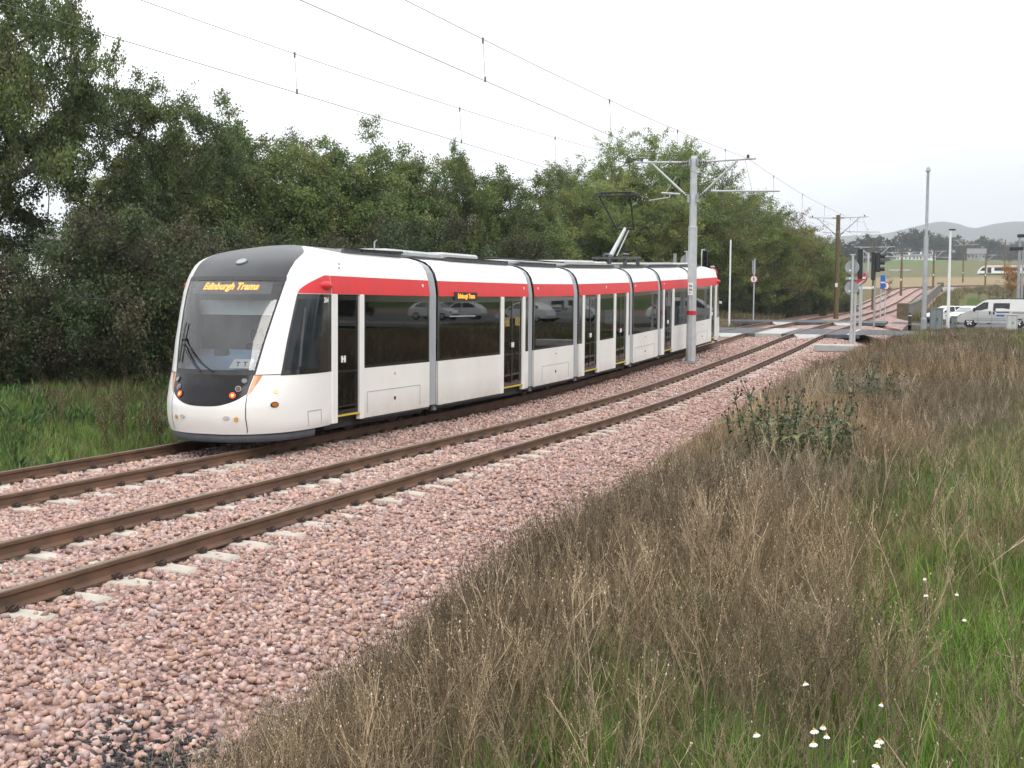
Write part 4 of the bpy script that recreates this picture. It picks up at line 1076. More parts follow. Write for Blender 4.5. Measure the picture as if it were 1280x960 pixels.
# road leading off to the right of the crossing, and the car park
def sheet(name, pts, zf, m, kind='structure', nx=1):
    mb = MB(); G_ = []
    (xa, ya), (xb_, yb_), (xcc, yc_), (xd, yd) = pts
    for j in range(13):
        v = j/12; row = []
        for i in range(13):
            u = i/12
            x = (xa*(1-u)+xb_*u)*(1-v)+(xd*(1-u)+xcc*u)*v; y = (ya*(1-u)+yb_*u)*(1-v)+(yd*(1-u)+yc_*u)*v
            row.append((x, y, zf(x, y)))
        G_.append(row)
    mb.grid(G_); o = mb.build(name, m); o['kind'] = kind; return o
def rz_(x, y): 
    t = min(1, max(0, (x+6.0)/5)); return (float(zr(y))-.016)*(1-t)+1.07*t
sheet('road', [(-5.77, 60.6), (60, 64), (60, 70.5), (-5.77, 66.6)], rz_, M['asph'])
sheet('path', [(-5.77, 78.5), (-1.5, 79.5), (-1.5, 84.0), (-5.77, 84.0)], rz_, M['asph'])
sheet('car_park', [(-2.6, 78), (70, 78), (70, 150), (-2.6, 150)], lambda x, y: float(pr(y))+.035, M['asph'])
mb = MB(); mb.box((-3.3, 76.6, .7), (60, 76.8, 1.09), bev=.02); tag(mb.build('kerb', M['concg']), kind='structure')
mb = MB(); x0 = at(1046, 47); mb.box((x0-.75, 46.4, .72), (x0+.85, 47.3, .98), bev=.03)
tag(mb.build('concrete_slab', M['concg']), 'flat grey concrete slab lying where the weeds meet the ballast', 'concrete slab')
# painted lines on the crossing
for k, u in enumerate((-4.7, 3.6)):
    mb = MB(); y0, y1 = 60.7, 66.5
    mb.grid([[(tp(y, u+d)[0], y, float(zr(y))-.007) for y in np.linspace(y0, y1, 8)] for d in (0, .14)])
    tag(mb.build('road_marking', M['paint']), kind='structure')

# ------------------------------------------------------------------ signs and signals by the crossing
def post(mb, x, y, z0, z1, r=.045, m=0): mb.tube([(x, y, z0), (x, y, z1)], r, 10, m)
def disc_sign(t, x, y, z, r, face, nm='sign_plate', flip=1, band=None):
    mb = MB(); mb.disc((x, y, z), (0, -1*flip, 0), r, .02, 28); p = mb.build(nm, M[face], t)
    return p
def walker(mb, x, y, z, s, m=0):
    """a walking figure as on the prohibition sign"""
    P = lambda u, v: (x+u*s, y, z+v*s)
    mb.disc((x, y, z+.62*s), (0, -1, 0), .16*s, .004, 12, m)
    for poly in ([(-.16, .42), (.14, .42), (.16, -.08), (-.14, -.08)], [(-.14, -.05), (.04, -.05), (-.22, -.78), (-.38, -.72)], [(0, -.05), (.16, -.05), (.36, -.72), (.20, -.78)], [(-.16, .42), (-.06, .40), (-.36, -.02), (-.46, .04)], [(.06, .40), (.14, .42), (.44, .08), (.34, .0)]):
        n = len(poly); mb.loft([[(x+u*s, y-.004, z+v*s) for u, v in poly], [(x+u*s, y, z+v*s) for u, v in poly]], m, True)
def no_pedestrian(x, y, z0, zs, r, label, top, bars=True):
    t = empty('no_pedestrians_sign', (x, y, z0), label, 'road sign', 'no pedestrians signs')
    mb = MB(); post(mb, x, y, z0-.1, top); mb.build('post', M['galv'], t)
    disc_sign(t, x, y-.05, zs, r, 'signred', 'red_ring'); disc_sign(t, x, y-.072, zs, r*.80, 'signwhite', 'white_face')
    mb = MB(); walker(mb, x, y-.097, zs, r*.68); mb.build('walking_figure', M['signblack'], t)
    if bars:
        mb = MB(); mb.box((x-.14, y-.03, zs+r+.12), (x-.06, y+.01, top+.05)); mb.box((x-.02, y-.03, zs+r+.12), (x+.09, y+.0, top+.15)); mb.build('side_plate', M['signback'], t)
    return t
def place(px, Y): x = at(px, Y); return x, Y, gz(x, Y)
x, y, z = place(940.5, 82); no_pedestrian(x, y, z, zat(349, x, y), .24, 'no pedestrians sign in front of the trees, left of the crossing', zat(326, x, y))
x, y, z = place(1104.5, 92); no_pedestrian(x, y, z-.0, zat(357.5, x, y), .28, 'no pedestrians sign overlapped by the blue sign', zat(345, x, y), False)
x, y, z = place(1101, 90); t = empty('blue_sign', (x, y, z), 'small blue rectangular sign on a grey post beside a no pedestrians sign', 'road sign')
mb = MB(); post(mb, x-.12, y+.04, z-.1, zat(343, x, y)); mb.build('post', M['galv'], t)
za, zb_ = zat(361, x, y), zat(344, x, y)
mb = MB(); mb.box((x-.16, y-.03, za), (x+.16, y, zb_), bev=.01); pn = mb.build('sign_plate', M['signblue'], t)
mb = MB(); mb.box((x-.13, y-.036, za+(zb_-za)*.42), (x+.13, y-.031, za+(zb_-za)*.52)); mb.build('white_stripe', M['signwhite'], pn)
# post with the backs of two round signs
x, y, z = place(1063, 58.5); t = empty('sign_post', (x, y, z), 'grey post carrying the backs of two round signs one above the other', 'road sign')
mb = MB(); post(mb, x, y, z-.1, zat(319, x, y), .055); mb.box((x-.11, y-.05, zat(319, x, y)), (x+.11, y+.05, zat(317.6, x, y))); mb.build('post', M['galv'], t)
mb = MB(); post(mb, x, y, z-.1, z+.95, .085); mb.build('post_base', M['galv'], t)
for py in (334, 360): mb = MB(); mb.disc((x-.03, y+.06, zat(py, x, y)), (0, 1, 0), .31, .02, 28); mb.build('sign_plate', M['signback'], t)
mb = MB(); mb.box((x-.3, y+.06, zat(349.6, x, y)), (x+.22, y+.08, zat(346, x, y))); mb.build('small_plate', M['signback'], t)
mb = MB()
for py in (338, 348, 364): mb.box((x-.14, y-.06, zat(py+1, x, y)), (x-.06, y-.05, zat(py-1, x, y)))
mb.build('white_tag', M['signwhite'], t)
# cranked signal post with tall black board, and no entry sign
def signal_head(t, x, y, z0, z1, w, nm='signal_board'):
    mb = MB(); mb.box((x-w, y-.04, z0), (x+w, y+.02, z1), bev=.03); mb.box((x-w*.55, y+.02, z0+.1), (x+w*.55, y+.2, z1-.1), bev=.04)
    b = mb.build(nm, M['sigblack'], t)
    return b
x, y, z = place(1067, 60); t = empty('tram_signal', (x, y, z), 'black signal board on a cranked grey post, overlapping the no entry sign', 'signal')
x2 = at(1082, 60)
mb = MB(); mb.tube([(x, y, z-.1), (x, y, zat(366, x, y)), (x+.04, y, zat(360, x, y)), (x+.2, y, zat(355, x, y)), (x2-.15, y, zat(351.5, x, y)), (x2-.03, y, zat(347, x, y)), (x2, y, zat(341, x, y)), (x2, y, zat(316, x, y))], .06, 10); mb.build('post', M['galv'], t)
xs_ = at(1072.5, 60); b = signal_head(t, xs_, y-.12, zat(349, xs_, y), zat(311, xs_, y), .115)
mb = MB(); mb.box((xs_+.10, y-.12, zat(347, xs_, y)), (xs_+.125, y+.06, zat(313, xs_, y))); mb.build('white_edge', M['galvd'], b)
x, y, z = place(1074, 64.4); t = empty('no_entry_sign', (x, y, z), 'round red no entry sign with a white bar, half hidden by a black signal board', 'road sign')
mb = MB(); post(mb, x+.03, y+.05, z-.1, zat(338, x, y)); mb.build('post', M['galv'], t)
disc_sign(t, x, y, zat(347.5, x, y), .29, 'signred')
zz = zat(347.5, x, y); mb = MB(); mb.box((x-.21, y-.03, zz-.04), (x+.21, y-.021, zz+.055)); mb.build('white_bar', M['signwhite'], t)
x, y, z = place(1074, 66.8+1); t = empty('finger_post', (x, y, z), 'short grey post with a narrow white plate across its top', 'road sign')
mb = MB(); post(mb, x-.03, y, z-.1, zat(359, x, y), .05); mb.build('post', M['galv'], t)
mb = MB(); mb.box((x-.1, y-.04, zat(361, x, y)), (x+.55, y-.02, zat(358.4, x, y))); mb.build('name_plate', M['signwhite'], t)
# three-light signal at the second crossing
x, y, z = place(1091, 76); t = empty('traffic_signal', (x, y, z), 'tall black signal board with three round lamp hoods, left of the blue sign', 'signal')
mb = MB(); post(mb, x, y+.1, z-.1, zat(314, x, y), .06); mb.build('post', M['galvd'], t)
signal_head(t, x-.1, y, zat(350, x, y), zat(315, x, y), .12)
mb = MB(); mb.box((x+.05, y-.1, zat(340, x, y)), (x+.28, y+.1, zat(316, x, y)), bev=.03); lamp_ = mb.build('lamp_box', M['sigblack'], t)
for py in (320, 328.5, 336.5):
    zz = zat(py, x, y); mb = MB(); rg = [[(x+.28+dx, y+.11*math.cos(a), zz+.11*math.sin(a)) for a in [2*math.pi*k/14 for k in range(14)]] for dx in (0, .24)]; mb.loft(rg, 0, False); mb.build('hood', M['sigblack'], t)
# behind the tram's far end
x, y, z = place(878, 66); t = empty('traffic_signal', (x, y, z), 'black three lamp traffic signal with a white edged board rising behind the tram’s far end', 'signal')
mb = MB(); post(mb, x-.05, y+.06, z-.1, zat(334, x, y), .055); mb.build('post', M['galv'], t)
mb = MB(); mb.box((x-.16, y-.03, zat(335, x, y)), (x-.11, y+.02, zat(312, x, y))); mb.box((x-.16, y-.03, zat(312.6, x, y)), (x+.02, y+.02, zat(311.6, x, y))); mb.build('white_edge', M['signwhite'], t)
mb = MB(); mb.box((x-.09, y-.03, zat(334, x, y)), (x+.16, y+.12, zat(313, x, y)), bev=.03); lb = mb.build('lamp_box', M['sigblack'], t)
for py in (317, 323.5, 330):
    zz = zat(py, x, y); rg = [[(x+.05+.11*math.cos(a)+dy*.25, y-.03-dy, zz+.105*math.sin(a)) for a in [2*math.pi*k/14 for k in range(14)]] for dy in (0, .2)]
    mb = MB(); mb.loft(rg, 0, False); mb.disc((x+.05, y-.032, zz), (0, -1, 0), .10, .004, 14); mb.build('hood', M['sigblack'], t)
x, y, z = place(856, 64); t = empty('sign_post', (x, y, z), 'grey post with the back of one round sign, just left of the steel mast', 'road sign')
mb = MB(); post(mb, x, y, z-.1, zat(314, x, y), .05); mb.box((x-.12, y-.05, zat(315, x, y)), (x+.3, y+.03, zat(313.6, x, y))); mb.build('post', M['galv'], t)
mb = MB(); mb.disc((x-.02, y+.06, zat(326, x, y)), (0, 1, 0), .31, .02, 28); mb.build('sign_plate', M['signback'], t)
x, y, z = place(841.5, 66); t = empty('marker_post', (x, y, z), 'slim grey post beside the back of the round sign above the tram roof', 'post')
mb = MB(); post(mb, x, y, z-.1, zat(319, x, y), .06); mb.box((x-.07, y-.05, zat(330, x, y)), (x+.09, y, zat(317, x, y))); mb.build('post', M['galvd'], t)
x, y, z = place(888, 59); t = empty('round_sign', (x, y, z), 'red rimmed round sign peeping over the roof at the tram’s far end', 'road sign')
mb = MB(); post(mb, x, y+.05, z-.1, zat(333, x, y)); mb.build('post', M['galv'], t)
disc_sign(t, x, y, zat(341, x, y), .26, 'signred', 'red_ring'); disc_sign(t, x, y-.022, zat(341, x, y), .2, 'signwhite', 'white_face')
mb = MB(); mb.box((x-.08, y-.06, zat(334.5, x, y)), (x+.12, y+.06, zat(332.4, x, y)), bev=.02); mb.build('sign_lamp', M['galv'], t)
x, y, z = place(897, 68); t = empty('camera_box', (x, y, z), 'small pale box on a short post just right of the tram’s far end', 'box on post')
mb = MB(); post(mb, x-.05, y, z-.1, zat(377, x, y), .04); mb.build('post', M['galv'], t)
mb = MB(); mb.box((x-.14, y-.1, zat(380, x, y)), (x+.16, y+.1, zat(376.6, x, y)), bev=.03); mb.build('housing', M['cab_white'], t)
x, y, z = place(910.5, 76); t = empty('white_pole', (x, y, z), 'plain slender white pole in front of the willows', 'pole')
mb = MB(); mb.tube([(x, y, z-.1), (x, y, zat(300, x, y))], [.06, .045], 10); mb.build('shaft', M['lampwhite'], t)
mb = MB(); mb.tube([(x, y, zat(300, x, y)), (x, y, zat(299, x, y))], .055, 10); mb.build('cap', M['galvd'], t)

# ------------------------------------------------------------------ lamp columns, cabinets and bollard by the car park
x, y, z = place(1153.5, 74.5); t = empty('lighting_column', (x, y, z), 'tallest grey steel column with a small conical cap', 'lamp post')
mb = MB(); zt_ = zat(213, x, y); mb.tube([(x, y, z-.1), (x, y, zat(296, x, y)), (x, y, zat(294, x, y)), (x, y, zt_)], [.14, .125, .085, .075], 12); mb.build('shaft', M['galvd'], t)
mb = MB(); mb.tube([(x, y, z-.1), (x, y, z+.9)], .17, 12); mb.tube([(x, y, z+.9), (x, y, z+.98)], [.17, .13], 12); mb.build('base', M['galvd'], t)
mb = MB(); mb.tube([(x, y, zt_-.05), (x, y, zt_+.12), (x, y, zt_+.2)], [.16, .10, .03], 12); mb.build('cap', M['galvd'], t)
x, y, z = place(1183.5, 76.2); t = empty('lamp_post', (x, y, z), 'white tapered lamp post with a small black lantern, beside the green cabinet', 'lamp post')
mb = MB(); zt_ = zat(287.5, x, y); mb.tube([(x, y, z-.1), (x, y, z+2), (x, y, zt_)], [.10, .085, .055], 12); mb.build('shaft', M['lampwhite'], t)
mb = MB(); mb.box((x-.1, y-.08, zt_-.03), (x+.28, y+.08, zt_+.06), bev=.03); mb.build('lantern', M['sigblack'], t)
x, y, z = place(1270, 106); t = empty('lamp_post', (x, y, z), 'grey lamp post with two black floodlights, behind the silver van', 'lamp post')
mb = MB(); zt_ = zat(295, x, y); mb.tube([(x, y, z-.1), (x, y, zt_)], [.13, .09], 12); mb.build('shaft', M['galvd'], t)
for px_, py in ((1276, 295), (1267, 311)):
    xx = at(px_, 106); zz = zat(py, x, y); mb = MB(); mb.box((xx-.55, y-.12, zz-.12), (xx+.45, y+.12, zz+.14), bev=.04); mb.build('floodlight', M['sigblack'], t)
x, y, z = place(1274.5, 128); t = empty('lamp_post', (x, y, z), 'thinner grey post right beside the floodlight post behind the van', 'lamp post')
mb = MB(); mb.tube([(x, y, z-.1), (x, y, zat(312, x, y))], [.09, .07], 10); mb.build('shaft', M['galvd'], t)
mb = MB(); mb.box((x-.3, y-.08, zat(312, x, y)-.05), (x+.3, y+.08, zat(312, x, y)+.06), bev=.03); mb.build('lantern', M['galvd'], t)
def cabinet(px0, px1, py0, py1, Y, m_, label, panel=True):
    x0, x1 = at(px0, Y), at(px1, Y); xm = (x0+x1)/2; z = gz(xm, Y); z1 = zat(py0, xm, Y)
    t = empty('utility_cabinet', (xm, Y, z), label, 'cabinet', 'roadside cabinets')
    d = (x1-x0)*.55
    mb = MB(); mb.box((x0, Y, z-.05), (x1, Y+d, z1-.05), bev=.02); mb.build('case', M[m_], t)
    mb = MB(); mb.box((x0-.03, Y-.03, z1-.05), (x1+.03, Y+d+.03, z1), bev=.015); mb.build('lid', M[m_], t)
    mb = MB(); mb.box((xm-.006, Y-.006, z+.1), (xm+.006, Y-.001, z1-.1)); mb.box((x0+.04, Y-.006, z+.1), (x0+.05, Y-.001, z1-.1)); mb.box((x1-.05, Y-.006, z+.1), (x1-.04, Y-.001, z1-.1)); mb.build('door_gap', M['blackrub'], t)
    mb = MB(); mb.box((xm+.05, Y-.03, z+(z1-z)*.5), (xm+.08, Y-.001, z+(z1-z)*.62)); mb.build('handle', M['blackrub'], t)
    return t
cabinet(1160.5, 1177, 385, 407, 74.6, 'cab_green', 'large grey green roadside cabinet beside the white lamp post')
cabinet(1187, 1195, 395, 407, 75.4, 'cab_green', 'small grey green cabinet right of the white lamp post')
cabinet(1256.5, 1270.5, 393, 407.5, 74.8, 'cab_white', 'pale grey cabinet standing in front of the van’s side')
x, y, z = place(1136, 80); t = empty('bollard', (x, y, z), 'short black bollard below the end of the bridge parapet', 'bollard')
mb = MB(); mb.tube([(x, y, z-.1), (x, y, zat(393, x, y)), (x, y, zat(391, x, y))], [.10, .10, .06], 12); mb.build('shaft', M['sigblack'], t)
mb = MB(); mb.tube([(x, y, zat(395, x, y)), (x, y, zat(394, x, y))], .105, 12); mb.build('reflective_band', M['signwhite'], t)

# ------------------------------------------------------------------ bridge parapet
def parapet():
    P = empty('bridge_parapet', (tp(140, 4.6)[0], 140, float(zr(140))), 'long low parapet wall right of the climbing track, brown boards at both ends', 'bridge parapet')
    ys = np.linspace(118, 214, 33); mb = MB(); rings = []
    for y in ys:
        a = tp(y, 4.45); b = tp(y, 4.75); rings.append([(a[0], a[1], a[2]-1.6), (b[0], b[1], b[2]-1.6), (b[0], b[1], b[2]+.75), (a[0], a[1], a[2]+.75)])
    mb.loft(rings); mb.build('wall', M['parapet'], P)
    mb = MB(); rings = []
    for y in ys:
        a = tp(y, 4.40); b = tp(y, 4.80); rings.append([(a[0], a[1], a[2]+.752), (b[0], b[1], b[2]+.752), (b[0], b[1], b[2]+.86), (a[0], a[1], a[2]+.86)])
    mb.loft(rings); mb.build('coping', M['parapet'], P)
    for y, lab in ((116.6, 'brown board at the near end'), (217, 'brown board at the far end')):
        a = tp(y, 4.0); mb = MB(); mb.box((a[0], y, a[2]-.5), (a[0]+1.0, y+.3, a[2]+1.0), bev=.02); mb.build('end_board', M['oldboard'], P, lab)
    a = tp(216, 5.0); mb = MB(); mb.prism([(a[0]-.2, a[2]+.2), (a[0]+.2, a[2]+.4), (a[0]+1.6, a[2]+.3), (a[0]+.9, a[2]-2.4)], 'y', 215.4, 215.8); mb.build('wing_wall', M['cab_white'], P)
parapet()
# ------------------------------------------------------------------ vehicles
def clip(poly, zc, below):
    o = []
    for i in range(len(poly)):
        a, b = poly[i], poly[(i+1) % len(poly)]
        ia, ib = (a[1] <= zc) == below or a[1] == zc, (b[1] <= zc) == below or b[1] == zc
        if ia: o.append(a)
        if ia != ib:
            t = (zc-a[1])/(b[1]-a[1]); o.append((a[0]+t*(b[0]-a[0]), zc))
    return o
def vehicle(name, cat, label, prof, hw, roofw, belt, sidewins, wheels, wr, paint, front=None, rear=None, extras=None):
    t = empty(name, (0, 0, 0), label, cat)
    top = max(p[1] for p in prof)
    w = lambda z: hw-(hw-roofw)*max(0, z-belt)/(top-belt)-.05*max(0, .5-z)/.5
    mb = MB(); n = len(prof)
    # shell across the width, slightly crowned edges
    ys = [(-1, 0), (-.94, 1), (.94, 1), (1, 0)]
    rings = []
    cx = sum(p[0] for p in prof)/n; cz = sum(p[1] for p in prof)/n
    for k, full in ys:
        r_ = []
        for px_, pz in prof:
            s_ = 1 if full else .985
            r_.append((cx+(px_-cx)*s_, k*w(pz), cz+(pz-cz)*s_))
        rings.append(r_)
    mb.loft(rings, 0, False, False)
    for sg in (-1, 1):
        for below in (True, False):
            q = clip([(cx+(a-cx)*.985, cz+(b-cz)*.985) for a, b in prof], belt, below)
            q = [(a, sg*w(b), b) for a, b in q]
            mb.add(q, [list(range(len(q)))[::sg]], 0)
    body = mb.build('body', M[paint], t)
    for wn, poly, m_ in sidewins:
        for sg in (-1, 1):
            mb = MB(); q0 = [(a, sg*(w(b)+.002), b) for a, b in poly]; q1 = [(a, sg*(w(b)+.012), b) for a, b in poly]
            mb.loft([q0, q1], 0, True); mb.build(wn, M[m_], t)
    for nm, (a, b), (c, d), hwf, m_ in (front or []):
        wa, wb = w(b)*hwf, w(d)*hwf; nx, nz = -(d-b), (c-a); L = math.hypot(nx, nz); nx, nz = nx/L*.012, nz/L*.012
        mb = MB(); mb.loft([[(a, -wa, b), (a, wa, b), (c, wb, d), (c, -wb, d)], [(a+nx, -wa, b+nz), (a+nx, wa, b+nz), (c+nx, wb, d+nz), (c+nx, -wb, d+nz)]], 0, True); mb.build(nm, M[m_], t)
    for x in wheels:
        for sg in (-1, 1):
            yo = sg*(hw-.055)
            mb = MB(); mb.disc((x, yo+sg*.012, wr*1.03), (0, sg, 0), wr*1.2, .012, 24); mb.build('wheel_arch', M['blackrub'], t)
            mb = MB(); mb.disc((x, yo-sg*.12, wr), (0, sg, 0), wr, .165, 24); wh = mb.build('wheel', M['tyre'], t)
            mb = MB()
            for k in range(5):
                a = 2*math.pi*k/5+.3; mb.tube([(x+.05*math.cos(a), yo+sg*.055, wr+.05*math.sin(a)), (x+wr*.6*math.cos(a), yo+sg*.05, wr+wr*.6*math.sin(a))], [.055, .075], 6)
            mb.disc((x, yo+sg*.045, wr), (0, sg, 0), .08, .02, 12); mb.build('rim', M['rim'], wh)
    if extras: extras(t, w)
    return t
vanp = [(0, .36), (.02, .55), (.09, .72), (.28, .88), (1.02, 1.27), (1.68, 1.76), (1.97, 1.86), (3.2, 1.91), (4.58, 1.88), (4.74, 1.78), (4.80, .95), (4.82, .34), (4.6, .28), (.2, .28)]
def van_extras(t, w):
    for sg in (-1, 1):
        y = sg*(w(.8)+.0)
        for x in (2.13, 2.38): mb = MB(); mb.tube([(x, y, .86), (x, y+sg*.02, .98), (x, y, 1.1)], [.03, .055, .03], 8); mb.build('door_handle', M['blackrub'], t)
        mb = MB(); mb.box((1.06, sg*(w(1.15)), 1.06), (1.2, sg*(w(1.15)+.2), 1.32), bev=.04); mb.build('wing_mirror', M['blackrub'], t)
        mb = MB(); mb.box((1.0, y, .46), (4.2, y+sg*.012, .52)); mb.box((1.0, y, .58), (4.3, y+sg*.006, .62)); mb.build('side_moulding', M['signback'], t)
        mb = MB(); mb.box((3.55, sg*w(.98), .965), (4.75, sg*(w(.98)+.01), 1.01)); mb.build('sliding_rail', M['blackrub'], t)
        mb = MB(); mb.box((2.55, sg*w(.85), .74), (3.05, sg*(w(.85)+.008), .86)); mb.build('blue_stripe', M['signblue'], t)
        mb = MB()
        for x in (2.25, 1.35): mb.box((x, sg*w(.7), .34), (x+.012, sg*(w(.7)+.004), 1.0))
        mb.build('door_gap', M['blackrub'], t)
        mb = MB(); mb.loft([[(.05, sg*(w(.6)-.28), .66), (.05, sg*(w(.6)-.02), .66), (.36, sg*(w(.8)+.004), .9), (.2, sg*(w(.8)-.3), .85)], [(.02, sg*(w(.6)-.28), .70), (.02, sg*(w(.6)-.0), .70), (.33, sg*(w(.8)+.012), .94), (.17, sg*(w(.8)-.3), .89)]]); mb.build('headlight', M['lampoff'], t)
        mb = MB(); mb.box((4.72, sg*.68, .9), (4.83, sg*.86, 1.4), bev=.02); mb.build('tail_light', M['sign_red'] if 'sign_red' in M else M['signred'], t)
        mb = MB(); mb.tube([(2.0, sg*.72, 1.93), (4.4, sg*.72, 1.95)], .025, 6); mb.build('roof_rail', M['blackrub'], t)
    mb = MB(); mb.box((-.02, -.8, .32), (.1, .8, .52), bev=.04); mb.build('bumper', M['blackrub'], t)
van = vehicle('van', 'van', 'silver passenger van seen side on, parked behind the weeds', vanp, .95, .80, 1.1,
    [('side_window', [(1.02, 1.13), (1.25, 1.36), (1.72, 1.68), (2.02, 1.70), (2.0, 1.25), (1.5, 1.13)], 'carglass'),
     ('side_window', [(2.32, 1.15), (2.34, 1.62), (2.5, 1.64), (3.38, 1.64), (3.36, 1.0), (2.62, .98)], 'carglass')],
    (.84, 3.94), .32, 'silver', front=[('windscreen', (1.08, 1.30), (1.62, 1.70), .84, 'carglassl')], extras=van_extras)
van.location = (at(1195.5, 93), 93, .96+.075); van.rotation_euler.z = R(-3)
carp = [(0, .34), (.02, .55), (.12, .68), (.95, .92), (1.55, 1.36), (1.9, 1.46), (2.9, 1.45), (3.5, 1.25), (3.95, .9), (4.05, .5), (4.0, .3), (.2, .26)]
def car_extras(t, w):
    for sg in (-1, 1):
        mb = MB(); mb.box((.02, sg*(w(.6)-.35), .56), (.2, sg*(w(.6)-.02), .70), bev=.04); mb.build('headlight', M['lampoff'], t)
        mb = MB(); mb.box((1.15, sg*w(.95), .9), (1.32, sg*(w(.95)+.17), 1.03), bev=.04); mb.build('wing_mirror', M['blackrub'], t)
        mb = MB(); mb.box((2.05, sg*w(.8), .82), (2.25, sg*(w(.8)+.02), .86)); mb.build('door_handle', M['blackrub'], t)
    mb = MB(); mb.box((-.015, -.55, .34), (.05, .55, .46), bev=.02); mb.build('grille', M['blackrub'], t)
wins = [('side_window', [(1.18, .95), (1.62, 1.32), (1.9, 1.38), (2.2, 1.38), (2.2, .95)], 'carglass'), ('side_window', [(2.27, .95), (2.27, 1.38), (2.85, 1.37), (3.35, 1.18), (3.45, .98)], 'carglass')]
for (px_, Y, rz, lab, pt) in ((1157, 116, 33, 'white hatchback half hidden by the large green cabinet', 'carwhite'), (1189, 110, 47, 'white car with its windscreen towards us, behind the small cabinet and the van’s nose', 'carwhite')):
    c = vehicle('parked_car', 'car', lab, carp, .86, .66, .92, wins, (.78, 3.25), .3, pt, front=[('windscreen', (1.0, .96), (1.5, 1.33), .86, 'carglassl')], rear=None, extras=car_extras)
    c0 = c; c['group'] = 'cars in the car park'; c.location = (at(px_, Y), Y, 1.04); c.rotation_euler.z = R(rz)

# ------------------------------------------------------------------ the far tram and the buildings under the trees
def far_tram():
    Y = 430
    while zat(342.8, at(1243, Y), Y) > gz(at(1243, Y), Y)+.15 and Y < 800: Y += 2
    x0, x1 = at(1218, Y), at(1268, Y)
    zt_ = zat(332, (x0+x1)/2, Y)+0; zb_ = zat(342.4, (x0+x1)/2, Y); H = zt_-zb_; z = zb_
    t = empty('tram', (x0, Y, z), 'tiny distant white tram crossing the far field behind the orange tree', 'tram')
    mb = MB(); y0, y1 = Y-1.3, Y+1.3
    pr_ = [(x0, z+.05*H), (x0+.2, z+.35*H), (x0+1.3, z+.8*H), (x0+2.6, z+.97*H), (x0+3.2, z+H), (x1+9, z+H), (x1+9, z+.05*H)]
    mb.prism(pr_, 'y', y0, y1); mb.build('body', M['white'], t)
    mb = MB(); mb.box((x0+2.2, y0-.04, z+.80*H), (x1+9, y0-.005, z+.86*H)); mb.build('red_band', M['red'], t)
    for a, b in ((.9, 2.6), (5.6, 13.5), (14.6, 22), (22.8, 25.5)):
        mb = MB(); mb.prism([(x0+a, z+.36*H), (x0+b, z+.36*H), (x0+b, z+.76*H), (x0+a+(.9 if a < 1 else 0), z+.76*H)], 'y', y0-.03, y0-.005); mb.build('window', M['carglass'], t)
    mb = MB(); mb.box((x0+3.3, y0-.03, z+.1*H), (x0+4.6, y0-.005, z+.76*H)); mb.build('door', M['carglass'], t)
    mb = MB(); mb.box((x0+.8, y0+.1, z-.06*H), (x1+8.5, y1-.1, z+.05*H)); mb.build('underframe', M['blackrub'], t)
    mb = MB(); mb.box((x0+14, Y-.5, z+H), (x0+18, Y+.5, z+1.1*H)); mb.build('roof_unit', M['galvd'], t)
    return t
far_tram()
def house(px0, px1, Y, py0, py1, pyr, label, roof='roofslate', wall='render_white', nwin=4, grp=None, dep=9):
    x0, x1 = at(px0, Y), at(px1, Y); xm = (x0+x1)/2
    zb_, ze, zr_ = zat(py1, xm, Y), zat(py0, xm, Y), zat(pyr, xm, Y)
    t = empty('house', (xm, Y, zb_), label, 'house', grp)
    mb = MB(); mb.box((x0, Y, zb_-3), (x1, Y+dep, ze)); 
    for x in (x0, x1-.2): mb.prism([(Y, ze), (Y+dep, ze), (Y+dep/2, zr_)], 'x', x, x+.2)
    mb.build('wall', M[wall], t)
    mb = MB()
    for a, b in ((Y-.5, Y+dep/2), (Y+dep+.5, Y+dep/2)):
        dz = (zr_-ze)*.12; mb.loft([[(x0-.4, a, ze-dz), (x1+.4, a, ze-dz), (x1+.4, b, zr_+.05), (x0-.4, b, zr_+.05)], [(x0-.4, a, ze-dz+.25), (x1+.4, a, ze-dz+.25), (x1+.4, b, zr_+.3), (x0-.4, b, zr_+.3)]])
    r_ = mb.build('roof', M[roof], t)
    mb = MB(); mb.box((xm+(x1-x0)*.3-.6, Y+dep/2-.5, zr_-.6), (xm+(x1-x0)*.3+.6, Y+dep/2+.5, zr_+1.6)); mb.build('chimney', M[wall], r_)
    h = ze-zb_; wd = (x1-x0)/nwin
    for k in range(nwin):
        xc_ = x0+wd*(k+.5); mb = MB(); mb.box((xc_-wd*.18, Y-.06, zb_+h*.3), (xc_+wd*.18, Y-.005, zb_+h*.78)); mb.build('window', M['darkpane'], t)
    return t
house(1117, 1136, 800, 320.4, 325.5, 318.2, 'low white far house left of the tall grey column', nwin=4, grp='far houses')
house(1137, 1149.5, 806, 320, 325.5, 317.8, 'low white far house in the middle of the white row', nwin=3, grp='far houses')
house(1150.5, 1165, 796, 319.5, 324, 317.2, 'white far house nearest the tall grey column on its right', nwin=3, grp='far houses')
house(1205, 1228, 820, 317, 324, 310.5, 'grey stone far house with a large slate roof under the trees', wall='stonewall', nwin=5, grp='far houses', dep=16)
house(12, 86, 66, 304, 336, 290, 'white building glimpsed between the forked trunks at the left', nwin=5, dep=8)
mb = MB(); 
x0, x1 = at(1108, 480), at(1135, 480); zz = zat(338, x0, 480)
t = empty('tram_shelter', ((x0+x1)/2, 480, zz-2.6), 'thin pale canopy roof far off across the tan field', 'shelter')
mb = MB(); mb.box((x0, 480, zz-.1), (x1, 482, zz+.25), bev=.05); mb.build('canopy', M['cab_white'], t)
